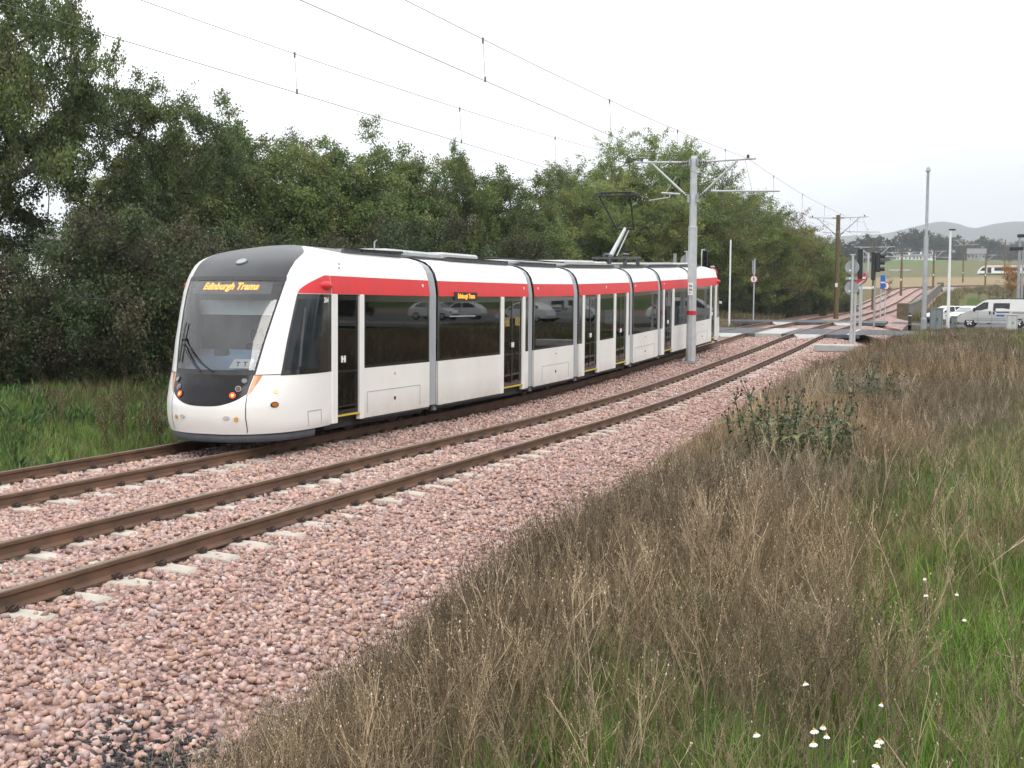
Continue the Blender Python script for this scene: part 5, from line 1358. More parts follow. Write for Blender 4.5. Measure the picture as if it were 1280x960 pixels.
for xx in (x0+.5, (x0+x1)/2, x1-.5):
    mb = MB(); mb.tube([(xx, 481, gz(xx, 481)-.2), (xx, 481, zz)], .12, 8); mb.build('post', M['galvd'], t)
# field-side masts of the far line
for k, (px_, lab) in enumerate(((1200.5, 'dark far mast just right of the white lamp post'), (1252, 'dark far mast in front of the far tram, beside the orange tree'))):
    Yk = 330 if k == 0 else 420
    x = at(px_, Yk); z = gz(x, Yk); mast(x, Yk, z, 10.5 if k == 0 else 11.5, True, lab, 'masts of the far line', s=1.5, arm=2.4)

# vehicles further along the car park, mirrored in the tram's windows
for k, (x, y, rz, lab) in enumerate(((7.0, 92, 2, 'silver van parked beyond the picture’s right edge, mirrored in the windows'), (15.5, 104, -176, 'silver van farther into the car park, mirrored in the windows'))):
    c = copy_tree(van); c.location = (x, y, 1.04); c.rotation_euler.z = R(rz); c['label'] = lab
for k, (x, y, rz, lab) in enumerate(((3.5, 108, 20, 'white car parked beyond the picture’s edge, first in its row'), (12.5, 86, 185, 'white car beyond the picture’s edge, nearest the road'), (19, 93, 8, 'white car beyond the picture’s edge, farthest from the track'), (24, 101, 174, 'white car by the far hedge beyond the picture’s edge'))):
    d_ = copy_tree(c0); d_.location = (x, y, 1.04); d_.rotation_euler.z = R(rz); d_['label'] = lab
# ------------------------------------------------------------------ trees
def leaf_quads(pos, nrm_bias, size, asp, col, curl=.25):
    """one folded leaf (two triangles sharing a midrib) at each point"""
    n = len(pos)
    a = rng.normal(size=(n, 3)); a[:, 2] = a[:, 2]*.6+nrm_bias[2] if not isinstance(nrm_bias, np.ndarray) or nrm_bias.ndim == 1 else a[:, 2]
    a /= np.linalg.norm(a, axis=1)[:, None]+1e-9
    b = rng.normal(size=(n, 3)); b -= (b*a).sum(1)[:, None]*a; b /= np.linalg.norm(b, axis=1)[:, None]+1e-9
    c = np.cross(a, b); L = size[:, None]; Wd = L*asp
    p0 = pos-b*L*.5; p2 = pos+b*L*.5; p1 = pos+c*Wd*.5+a*Wd*curl; p3 = pos-c*Wd*.5+a*Wd*curl
    V = np.stack([p0, p1, p2, p3], 1).reshape(-1, 3); i = np.arange(n)*4
    F = np.concatenate([np.stack([i, i+1, i+2], 1), np.stack([i, i+2, i+3], 1)])
    return V, F, np.repeat(col, 4, 0)
def tubes_np(segs, n=5):
    """segs: list of (p0, p1, r0, r1) -> arrays"""
    P0 = np.array([s[0] for s in segs]); P1 = np.array([s[1] for s in segs]); r0_ = np.array([s[2] for s in segs]); r1 = np.array([s[3] for s in segs])
    t = P1-P0; L = np.linalg.norm(t, axis=1)[:, None]+1e-9; t = t/L
    a = np.where(np.abs(t[:, 2:3]) < .9, np.array([[0, 0, 1.]]), np.array([[1., 0, 0]])); u = np.cross(t, a); u /= np.linalg.norm(u, axis=1)[:, None]; w = np.cross(t, u)
    an = 2*np.pi*np.arange(n)/n; ring = u[:, None]*np.cos(an)[None, :, None]+w[:, None]*np.sin(an)[None, :, None]
    A = P0[:, None]+ring*r0_[:, None, None]; B = P1[:, None]+ring*r1[:, None, None]+(t*.0)[:, None]
    V = np.concatenate([A, B], 1).reshape(-1, 3); m = len(segs); base = (np.arange(m)*2*n)[:, None]
    j = np.arange(n); k = (j+1) % n
    F = np.stack([base+j, base+k, base+n+k, base+n+j], -1).reshape(-1, 4)
    return V, F
def make_tree(seed, H, rx, trunk_h, ncl, per, lsz, asp, pal, sig=.55, r_trunk=.22, zlow=.25, shell=.55, lean=(0, 0), droop=0.0, upright=0.0, multi=1, flat=.75):
    """skeleton grown towards scattered leaf clumps; returns (trunk arrays, crown arrays)"""
    global rng
    keep = rng; rng = np.random.default_rng(seed)
    C = []
    ph = rng.uniform(0, 6.28, 4)
    while len(C) < ncl:
        d = rng.normal(size=3); d /= np.linalg.norm(d); rad = shell+(1-shell)*rng.random()**.7 if rng.random() < .72 else rng.random()**.5
        lob = 1+.12*math.sin(3*math.atan2(d[1], d[0])+ph[0])+.14*math.sin(2*d[2]*3+ph[1]+2*math.atan2(d[1], d[0]))
        p = d*rad*lob; zc0 = (H*zlow+H)/2; hz = (H-H*zlow)/2
        q = np.array([p[0]*rx+lean[0]*(p[2]+1)*.5, p[1]*rx+lean[1]*(p[2]+1)*.5, zc0+p[2]*hz])
        if q[2] > .15*H*zlow+.2: C.append(q)
    C = np.array(C)
    nodes, par, rad_n = [], [], []
    for m_ in range(multi):
        off = rng.normal(size=2)*(.25 if multi > 1 else 0); tl = rng.normal(size=2)*(.9 if multi > 1 else .25)
        prev = -1
        for k in range(7):
            f = k/6; nodes.append(np.array([off[0]+tl[0]*f*trunk_h/2.2+rng.normal()*.05*k, off[1]+tl[1]*f*trunk_h/2.2+rng.normal()*.05*k, f*trunk_h])); par.append(prev); prev = len(nodes)-1
    order = np.argsort(np.linalg.norm(C-np.array([0, 0, trunk_h*.8]), axis=1))
    tips = []
    for ci in order:
        c = C[ci]; N = np.array(nodes); d = np.linalg.norm(N-c, axis=1)+np.maximum(0, N[:, 2]-c[2])*1.2+(N[:, 2] < trunk_h*.45)*3
        j = int(np.argmin(d)); s = N[j]; L = np.linalg.norm(c-s); st = max(2, int(L/.55)); prev = j
        for k in range(1, st+1):
            f = k/st; q = s+(c-s)*f+rng.normal(size=3)*.045*L*math.sin(math.pi*f)+np.array([0, 0, -.05*L*math.sin(math.pi*f)])
            nodes.append(q); par.append(prev); prev = len(nodes)-1
        tips.append(prev)
    n = len(nodes); w = np.zeros(n); 
    for t_ in tips: w[t_] = 1
    for i in range(n-1, -1, -1):
        if par[i] >= 0: w[par[i]] += w[i]
    wm = max(w.max(), 1); rn = np.maximum(.010, r_trunk*(w/wm)**.5)
    segs = [(nodes[par[i]], nodes[i], min(rn[par[i]], rn[i]*1.35), rn[i]) for i in range(n) if par[i] >= 0]
    base = [i for i in range(n) if par[i] < 0]
    for b in base: segs.append((nodes[b]-np.array([0, 0, .6]), nodes[b], rn[b]*1.5, rn[b]*1.05))
    # twigs bursting out of each clump
    for c in C:
        for _ in range(0 if upright == 0 else 7):
            d = rng.normal(size=3); d[2] += upright*1.6+.25; d /= np.linalg.norm(d); l = sig*rng.uniform(.9, 1.7)*(1.3 if upright else 1); mid = c+d*l*.5+rng.normal(size=3)*.04; segs.append((c, mid, .012, .009)); segs.append((mid, c+d*l+np.array([0, 0, -droop*l*.4]), .009, .004))
    TV, TF = tubes_np(segs)
    # leaves
    P, Cc = [], []; twig = []
    pal = np.array(pal); 
    for c in C:
        k = int(per*rng.uniform(.55, 1.4)); tone = rng.uniform(.72, 1.25); pc = pal[rng.integers(0, len(pal))]
        nt = 9; d = rng.normal(size=(nt, 3)); out = c-np.array([0, 0, H*.45]); out = out/(np.linalg.norm(out)+1e-6); d = d+out*.6+np.array([0, 0, .02]); d /= np.linalg.norm(d, axis=1)[:, None]
        Lt = sig*rng.uniform(1.0, 2.05, nt); sh = rng.integers(0, nt, k); l = rng.random(k)**.7; g = d[sh]*(l*Lt[sh])[:, None]; g[:, 2] -= .12*l*l*Lt[sh]; g += rng.normal(size=(k, 3))*(.10+.10*(1-l))[:, None]
        for q in range(nt): twig.append((c, c+d[q]*Lt[q]*.5, .012, .008)); twig.append((c+d[q]*Lt[q]*.5, c+d[q]*Lt[q]*.98-np.array([0, 0, .12*Lt[q]]), .008, .003))
        if upright:   # feathery shoots
            d = rng.normal(size=(6, 3)); d[:, 2] = np.abs(d[:, 2])*upright+.3; d /= np.linalg.norm(d, axis=1)[:, None]
            sh = rng.integers(0, 6, k); l = rng.random(k)**.8*sig*3.0; g = d[sh]*l[:, None]+rng.normal(size=(k, 3))*.13; g[:, 2] -= droop*l*l*.25
        P.append(c+g); Cc.append(np.clip(pc[None]*tone*rng.uniform(.75, 1.25, (k, 1)), 0, .6))
    if not upright:
        tv2, tf2 = tubes_np(twig, 4); TF = np.concatenate([TF, tf2+len(TV)]); TV = np.concatenate([TV, tv2])
    P = np.concatenate(P); Cc = np.concatenate(Cc); ok = P[:, 2] > .1; P, Cc = P[ok], Cc[ok]
    LV, LF, LC = leaf_quads(P, np.array([0, 0, .35]), lsz*rng.uniform(.65, 1.3, len(P)), asp, Cc)
    top = np.percentile(LV[:, 2], 99.2); kz = H/top; ra = np.percentile(np.hypot(LV[:, 0]-lean[0], LV[:, 1]-lean[1]), 97); kr = min(1.15, rx/ra)
    for A_ in (TV, LV): A_[:, 2] *= kz; A_[:, :2] *= kr
    rng = keep
    return (TV, TF), (LV, LF, LC)
G1 = [(.100, .140, .042), (.084, .120, .038), (.124, .158, .048), (.072, .104, .034), (.132, .144, .052)]
G2 = [(.125, .178, .048), (.146, .198, .053), (.104, .154, .043), (.168, .196, .060), (.116, .152, .048)]
GD = [(.045, .070, .024), (.055, .082, .026), (.062, .072, .028), (.066, .060, .032), (.050, .080, .030)]
GW = [(.158, .208, .056), (.140, .196, .052), (.176, .214, .062), (.190, .202, .060), (.124, .172, .050)]
GA_ = [(.38, .17, .025), (.42, .20, .03), (.30, .15, .03), (.34, .12, .02), (.25, .20, .04)]
GF_ = [(.048, .062, .024), (.060, .068, .028), (.070, .066, .032), (.042, .056, .024), (.085, .070, .035)]
def proto(name, tr, cr, bark, leaf):
    return (mesh_np('trunk', tr[0], tr[1], bark, smooth=True), mesh_np('crown', cr[0], cr[1], leaf, col=cr[2]))
PT_ = {}
def get(kind):
    if kind in PT_: return PT_[kind]
    spec = dict(
     alder_a=lambda: make_tree(11, 11.5, 4.3, 5.5, 270, 300, .125, .62, G1, .42, .24, .24, multi=2),
     alder_b=lambda: make_tree(12, 10.0, 3.8, 4.5, 250, 300, .125, .62, G2, .42, .2, .12, multi=2),
     alder_c=lambda: make_tree(13, 9.0, 3.3, 4.0, 210, 300, .125, .62, G2, .40, .17, .10, multi=2),
     open_a=lambda: make_tree(14, 12.2, 5.0, 5.2, 220, 270, .125, .62, G1, .40, .24, .44, shell=.6, multi=3, flat=.6),
     bush=lambda: make_tree(21, 4.2, 2.4, 1.2, 95, 260, .10, .6, GD, .34, .07, .0, multi=3, shell=.4),
     bush_b=lambda: make_tree(22, 3.4, 2.2, 1.0, 85, 260, .10, .6, GD, .32, .06, .0, multi=3, shell=.4),
     willow=lambda: make_tree(31, 13.0, 5.6, 4.6, 160, 640, .20, .30, GW, .75, .26, .06, upright=1.0, droop=.35, multi=3, shell=.45),
     willow_b=lambda: make_tree(32, 11.0, 4.8, 3.8, 140, 640, .20, .30, GW, .72, .22, .02, upright=1.0, droop=.3, multi=3, shell=.45),
     willow_y=lambda: make_tree(33, 9.0, 3.8, 3.0, 90, 420, .19, .26, [(.17, .145, .045), (.145, .135, .045), (.20, .15, .045), (.11, .12, .04)], .65, .18, .0, upright=.9, droop=.3, multi=3, shell=.45),
     orange=lambda: make_tree(41, 5.6, 1.35, 2.2, 46, 110, .13, .6, GA_, .34, .06, .1, upright=.6, multi=1, shell=.3),
     bare=lambda: make_tree(42, 3.2, .8, 1.0, 26, 5, .08, .6, [(.12, .09, .05)], .25, .035, .1, upright=.9, multi=2, shell=.2),
     far_a=lambda: make_tree(51, 17, 8.5, 5, 90, 170, .62, .7, GF_, 1.35, .4, .05, multi=1, shell=.55),
     far_b=lambda: make_tree(52, 13, 9.5, 4, 90, 170, .62, .7, GF_, 1.35, .4, .0, multi=1, shell=.55),
     far_c=lambda: make_tree(53, 19, 5.5, 6, 70, 120, .55, .6, [(.10, .085, .05), (.085, .08, .045), (.12, .09, .05)], 1.2, .35, .1, multi=1, shell=.4, upright=.5),
    )[kind]()
    bark = M['barkl'] if kind.startswith(('willow', 'bare')) else M['bark']
    leaf = M['willow'] if kind.startswith('willow') else (M['autumn'] if kind in ('orange',) else M['leaf'])
    PT_[kind] = proto(kind, spec[0], spec[1], bark, leaf); return PT_[kind]
def tree(name, kind, x, y, label, cat='tree', grp=None, s=1.0, rz=None, z=None, sz=None):   # s spreads the crown, sz sets the height
    t = empty(name, (x, y, gz(x, y)-.05 if z is None else z), label, cat, grp)
    t.rotation_euler.z = random.uniform(0, 6.28) if rz is None else rz
    t.scale = (s, s, sz or s)
    a, b = get(kind)
    link_mesh('trunk' if cat == 'tree' else 'stems', a, t); link_mesh('crown' if cat == 'tree' else 'foliage', b, t)
    return t
AL = 'dark green trees beside the tram'
def T_(px_, Y, kind, label, s=1., rz=None, name='broadleaf_tree', sz=None, grp=AL): return tree(name, kind, at(px_, Y), Y, label, 'tree', grp, s, rz, None, sz)
T_(16, 31.5, 'open_a', 'tallest dark tree at the left edge with thick forking trunks', .64, 1.0, sz=1.03)
T_(-90, 33, 'alder_a', 'tree mostly cut off by the left edge of the picture', 1.0)
T_(160, 37, 'open_a', 'broad dark tree second from the left, sky showing under its crown', .70, 4.0, sz=.80)
T_(238, 43, 'alder_a', 'dark tree above and behind the left side of the cab', .72, 2.0, sz=.68)
T_(300, 45.5, 'alder_b', 'dense round topped tree behind the front of the tram roof', .98, .3, sz=.89)
T_(366, 50, 'alder_a', 'tree behind the first roof units, its top just under the lowest wire', .86, 5.0, sz=.74)
T_(428, 51, 'alder_b', 'broad green tree directly above the first gangway', .98, 2.2, sz=.87)
T_(502, 55, 'alder_c', 'lower rounded tree above the second section of the tram', 1.0, 1.2, sz=.92)
T_(566, 57, 'alder_c', 'pointed tree rising above its neighbours in the middle of the row', .66, 3.3, sz=.95)
T_(622, 60, 'alder_c', 'small end tree of the dark row, next to the pale willows', 1.0, .8, sz=.84)
T_(255, 52, 'alder_b', 'tree half hidden in the gap behind the cab roof', 1.0, 5.5, sz=.86)
T_(460, 63, 'alder_b', 'back row tree glimpsed between the two broad green ones', 1.0, 4.2, sz=.82)
T_(660, 66, 'alder_c', 'dark tree low behind the pantograph’s left', .92, 2.6, sz=.72)
T_(165, 47, 'alder_b', 'shaded tree in the second row left of the cab', .75, 2.9)
WG = 'pale willows behind the overhead masts'
for px_, Y, kind, s, rz, lab in ((722, 84, 'willow_b', 1.05, .4, 'willow left of the pantograph, lighter than the dark row'), (790, 82, 'willow', 1.04, 2.0, 'tallest pale willow directly behind the pantograph'),
    (868, 88, 'willow', .98, 4.1, 'large willow behind the top of the steel mast'), (930, 98, 'willow_b', .98, 1.0, 'willow right of the steel mast, behind the white pole'),
    (962, 106, 'willow_y', 1.12, 3.0, 'yellowing willow right of the no pedestrians sign'), (1000, 118, 'willow_b', .84, 5.0, 'smaller willow left of the tallest timber mast'),
    (1022, 128, 'willow_y', .86, 2.2, 'brownish willow close behind the tallest timber mast'), (1042, 150, 'willow_b', .62, .7, 'low willow at the right end of the row, behind the round sign backs'),
    (760, 96, 'willow_b', .9, 3.7, 'willow filling the back of the row behind the tram’s fourth section'), (900, 112, 'willow', .8, 5.7, 'willow in the back row between steel mast and white pole'), (985, 140, 'willow', .68, 1.7, 'hazy willow at the back behind the yellowing one')):
    T_(px_, Y, kind, lab, s, rz, 'willow_tree', sz=s*.88, grp=WG)
BG = 'dark bushes under the tree row'
bl = [(-70, 27.2), (-25, 28.6), (18, 29), (55, 30), (95, 30.6), (135, 32), (172, 33.2), (205, 34.6), (240, 37), (275, 39), (330, 42.5), (390, 46), (450, 49.5), (520, 52), (590, 56), (650, 61), (700, 68)]
blab = ['dark bush beyond the left edge of the picture', 'dark bush at the left edge below the forked trunks', 'dark bush under the tallest tree', 'dark bush right of the forked trunks', 'dark bush with reddish leaves a little left of the cab', 'dark bush above the rough grass, second left of the cab',
        'dark bush just left of the cab’s side', 'dark bush right behind the edge of the windscreen', 'dark bush hidden behind the cab', 'dark bush showing over the cab roof', 'dark bush over the front roof fairing', 'dark bush over the first gangway', 'dark bush over the second section', 'dark bush over the second gangway', 'dark bush over the third section', 'dark bush over the fourth gangway', 'dark bush left of the pantograph base']
for i, (px_, Y) in enumerate(bl):
    Y = Y*(.80 if px_ < 260 else .9)
    tree('bush', 'bush' if i % 2 else 'bush_b', at(px_, Y), Y, blab[i], 'bush', BG, random.uniform(.85, 1.1)*(1.15 if Y > 34 else (.72 if px_ < 110 else .95)))
for i, (px_, Y, s, lab) in enumerate(((865, 84, .8, 'low bush at the foot of the willows behind the mast'), (905, 92, .8, 'low bush behind the plain white pole'), (945, 97, .85, 'low bush behind the no pedestrians sign'), (980, 106, .8, 'low bush right of the no pedestrians sign'), (1015, 116, .8, 'low bush left of the tallest timber mast'), (1050, 135, .7, 'low bush between timber mast and round sign backs'), (780, 78, 1.0, 'low bush behind the roof left of the steel mast'), (735, 74, 1.0, 'low bush behind the fourth section roof'))):
    tree('bush', 'bush_b', at(px_, Y), Y, lab, 'bush', 'low bushes under the willows', s)
# beyond the car park
x, y = at(1261.5, 222), 222; tree('young_tree', 'orange', x, y, 'slim young tree in bright orange leaf behind the van', 'tree', None, 1.22)
for px_, Y, s, lab in ((1222, 214, .9, 'bare sapling on the bank above the van’s windscreen'), (1236, 212, 1.1, 'bare sapling left of the orange tree'), (1243, 216, 1.25, 'tallest bare sapling beside the orange tree'), (1252, 210, 1.0, 'bare sapling touching the orange tree'), (1275, 212, 1.1, 'bare sapling right of the orange tree'), (1109, 178, 1.2, 'bare shrub on the grass left of the bridge ramp')):
    tree('sapling', 'bare', at(px_, Y), Y, lab, 'sapling', 'bare saplings', s)
# hedge trees across the car park (they are what the tram's windows mirror)
for k in range(9):
    y = 18+k*13; tree('hedge_tree', ['alder_b', 'alder_c', 'willow_y'][k % 3], 34+5*math.sin(k*1.7)+y*.1, y, 'tree of the hedge on the far side of the car park, outside the picture', 'tree', 'hedge trees beyond the car park', .8+.1*(k % 3))
for k in range(12):
    y = 12+k*9; tree('bush', 'bush', 29+y*.1+2*math.sin(k*2.1), y, 'bush of the hedge on the far side of the car park, outside the picture', 'bush', 'hedge bushes beyond the car park', 1.1)
# far tree line under the hills
random.seed(3)
fl = []
FA = ['olive', 'dull green', 'brownish']; 
tops = [(1048, 300, 640, 'far_a', 'tree standing alone behind the tallest timber mast'), (1064, 306, 700, 'far_b', 'wide far tree right of the tallest timber mast'), (1080, 297, 690, 'far_a', 'round far tree left of the three lamp signal'), (1095, 294, 700, 'far_b', 'wide dark far tree over the three lamp signal'),
 (1112, 301, 760, 'far_c', 'thin leaved far tree behind the lattice arms'), (1128, 291, 780, 'far_a', 'far tree on the left shoulder of the wooded rise'), (1143, 287, 790, 'far_a', 'highest far tree under the left hill'), (1158, 291, 800, 'far_b', 'wide far tree behind the tall grey column'), (1170, 293, 820, 'far_c', 'brownish far tree just right of the tall grey column'),
 (1183, 295, 830, 'far_b', 'far tree behind the white lamp post'), (1197, 299, 880, 'far_c', 'brownish far tree over the grey stone house’s left'), (1212, 301, 930, 'far_a', 'far tree behind the roof of the grey stone house'), (1226, 297, 900, 'far_b', 'dark far tree right of the grey stone house'), (1241, 300, 900, 'far_a', 'far tree over the distant tram'), (1256, 303, 920, 'far_c', 'brownish far tree over the top of the orange tree'), (1270, 300, 900, 'far_b', 'far tree behind the two floodlights'), (1288, 301, 910, 'far_a', 'far tree at the right edge of the picture')]
for px_, py, Y, kind, lab in tops:
    if px_ > 1100: Y = 860+(Y-760)*.4
    x = at(px_, Y); z = gz(x, Y); h = zat(py, x, Y)-z; H0 = dict(far_a=17, far_b=13, far_c=19)[kind]
    tree('distant_tree', kind, x, Y, lab, 'tree', 'trees along the far edge of the fields', min(1.35, max(.85, h/H0)), None, z-.3, h/H0)
# lower wood in front of and between them reads as one mass
def far_wood():
    a, b = get('far_b'); n = len(b.vertices); co = np.zeros(n*3, np.float32); b.vertices.foreach_get('co', co)
    cols = np.zeros(n*4, np.float32); b.color_attributes['Col'].data.foreach_get('color', cols)
    co = co.reshape(-1, 4, 3)[::4].reshape(-1, 3); cols = cols.reshape(-1, 4, 4)[::4].reshape(-1, 4)[:, :3]; n = len(co)
    V, F, C = [], [], []; base = 0; i4 = np.arange(0, n, 4)
    fidx = np.concatenate([np.stack([i4, i4+1, i4+2], 1), np.stack([i4, i4+2, i4+3], 1)])
    r_ = np.random.default_rng(9)
    for k in range(46):
        Y = r_.uniform(880, 1000); px_ = r_.uniform(1010, 1330); x = at(px_, Y); z = gz(x, Y)
        s = r_.uniform(.42, .72); an = r_.uniform(0, 6.28); c, s_ = math.cos(an), math.sin(an)
        W = co*np.array([s*1.25, s*1.25, s*1.0]); W = np.stack([W[:, 0]*c-W[:, 1]*s_+x, W[:, 0]*s_+W[:, 1]*c+Y, W[:, 2]+z-1], 1)
        V.append(W); F.append(fidx+base); C.append(cols*r_.uniform(.8, 1.3)); base += n
    tag(link_mesh('far_wood', mesh_np('far_wood', np.concatenate(V), np.concatenate(F), M['leaf'], col=np.concatenate(C))), 'low dark wood massed along the far edge of the fields', 'wood', kind='stuff')
far_wood()
# ------------------------------------------------------------------ dead weeds, grass and flowers on the bank
def prism_path(pts, r, n=3):
    """thin stalk: n-sided tapering path -> V, F(tri)"""
    V = []; m = len(pts)
    for i, p in enumerate(pts):
        t = pts[min(i+1, m-1)]-pts[max(i-1, 0)]; t = t/(np.linalg.norm(t)+1e-9)
        a = np.array([1., 0, 0]) if abs(t[0]) < .8 else np.array([0, 1., 0]); u = np.cross(t, a); u /= np.linalg.norm(u); w = np.cross(t, u); rr = r*(1-.65*i/(m-1))
        for k in range(n): V.append(p+(u*math.cos(2*math.pi*k/n)+w*math.sin(2*math.pi*k/n))*rr)
    F = []
    for i in range(m-1):
        for k in range(n):
            a, b, c, d = i*n+k, i*n+(k+1) % n, (i+1)*n+(k+1) % n, (i+1)*n+k; F += [(a, b, c), (a, c, d)]
    return V, F
def weed(seed, H, r, nb, fine, pale, spread=.35):
    """dead branching stalk, about H tall, with seed tips"""
    g = np.random.default_rng(seed); V, F, C = [], [], []
    def put(pts, rad, col, n=3):
        v, f = prism_path(pts, rad, n); b = len(V); V.extend(v); F.extend([(x+b, y+b, z+b) for x, y, z in f]); C.extend([col]*len(v))
    brown = np.array([.150, .112, .068]); straw = np.array([.40, .315, .215]); base_c = brown*(1-pale)+straw*pale
    seg = 4 if fine else 3
    ln = g.normal(0, .10, 2); pts = [np.array([ln[0]*t*t*H*2+g.normal(0, .008), ln[1]*t*t*H*2+g.normal(0, .008), H*t]) for t in np.linspace(0, 1, seg+1)]
    put(pts, r, base_c)
    for k in range(nb):
        t = g.uniform(.25, .95); i = min(int(t*seg), seg-1); f = t*seg-i; p = pts[i]*(1-f)+pts[i+1]*f
        a = g.uniform(0, 6.28); L = H*g.uniform(.20, .55)*(1.2-t*.6); el = g.uniform(.95, 1.38)
        d = np.array([math.cos(a)*math.cos(el), math.sin(a)*math.cos(el), math.sin(el)])
        q = p+d*L*.55+g.normal(0, .01, 3); e = p+d*L+np.array([0, 0, L*.12])
        put([p, q, e] if fine else [p, e], r*.62, base_c*g.uniform(.8, 1.25))
        tip = [e]
        if fine:
            for _ in range(2):
                d2 = d+g.normal(0, .4, 3); d2[2] = abs(d2[2]); d2 /= np.linalg.norm(d2); e2 = q+d2*L*.42; put([q, e2], r*.42, base_c*g.uniform(.85, 1.3)); tip.append(e2)
        for e_ in tip:   # seed tip
            s = r*(1.35 if fine else 1.15); b = len(V); c_ = np.array([.48, .42, .33])*g.uniform(.7, 1.2) if g.random() < .08 else base_c*g.uniform(.6, 1.1)
            V.extend([e_+np.array(o)*s for o in ((0, 0, 2.2), (1, 0, 0), (-.5, .87, 0), (-.5, -.87, 0), (0, 0, -1.4))]); C.extend([c_]*5)
            F.extend([(b, b+1, b+2), (b, b+2, b+3), (b, b+3, b+1), (b+4, b+2, b+1), (b+4, b+3, b+2), (b+4, b+1, b+3)])
    return np.array(V), np.array(F), np.array(C)
def blade(seed, H, w, bend, segs=3):
    g = np.random.default_rng(seed); V, F = [], []
    a = g.uniform(0, 6.28); dx, dy = math.cos(a), math.sin(a)
    for i in range(segs+1):
        t = i/segs; ww = w*(1-t)**.7*.5; x = bend*t*t
        V += [(dx*x-dy*ww, dy*x+dx*ww, H*t*(1-.25*bend*t)), (dx*x+dy*ww, dy*x-dx*ww, H*t*(1-.25*bend*t))]
    for i in range(segs): b = i*2; F += [(b, b+1, b+3), (b, b+3, b+2)]
    return np.array(V), np.array(F)
def tuft(seed, n, H, w, spread, cols, segs=3):
    g = np.random.default_rng(seed); V, F, C = [], [], []
    for k in range(n):
        v, f = blade(seed*100+k, H*g.uniform(.5, 1.15), w*g.uniform(.7, 1.3), g.uniform(.05, .75)*H, segs)
        a = g.uniform(0, 6.28); r_ = spread*math.sqrt(g.random()); off = np.array([r_*math.cos(a), r_*math.sin(a), 0])
        F.append(f+len(V)*0+sum(len(x) for x in V)); V.append(v+off); c = np.array(cols[g.integers(0, len(cols))])*g.uniform(.75, 1.25); C.append(np.repeat(c[None], len(v), 0))
    return np.concatenate(V), np.concatenate(F), np.concatenate(C)
def area(n, x0, x1, y0, y1): return rng.uniform(x0, x1, n), rng.uniform(y0, y1, n)
def brown_zone(x, y):
    """share of dead weeds: full between the ballast and about half way to the right edge, thinning to scattered stalks"""
    e = -.95+.75*smoothstep(11, 18, y)+.6*smoothstep(24, 34, y)+.25*np.sin(y*.55)+(vnoise(x*.9, y*.45, 51)-.5)*1.5
    m = 1-smoothstep(-.45, .55, x-e)
    return np.clip(m+.27, 0, 1)*smoothstep(0, .35, x-xb(y)-.02+.3*(vnoise(x*2, y*2, 52)-.5))*(1-.75*smoothstep(.62, .75, vnoise(x*.8+3, y*.5, 55))*(x > -3.4))
def m_green(x, y): return brown_zone(x, y) < .4
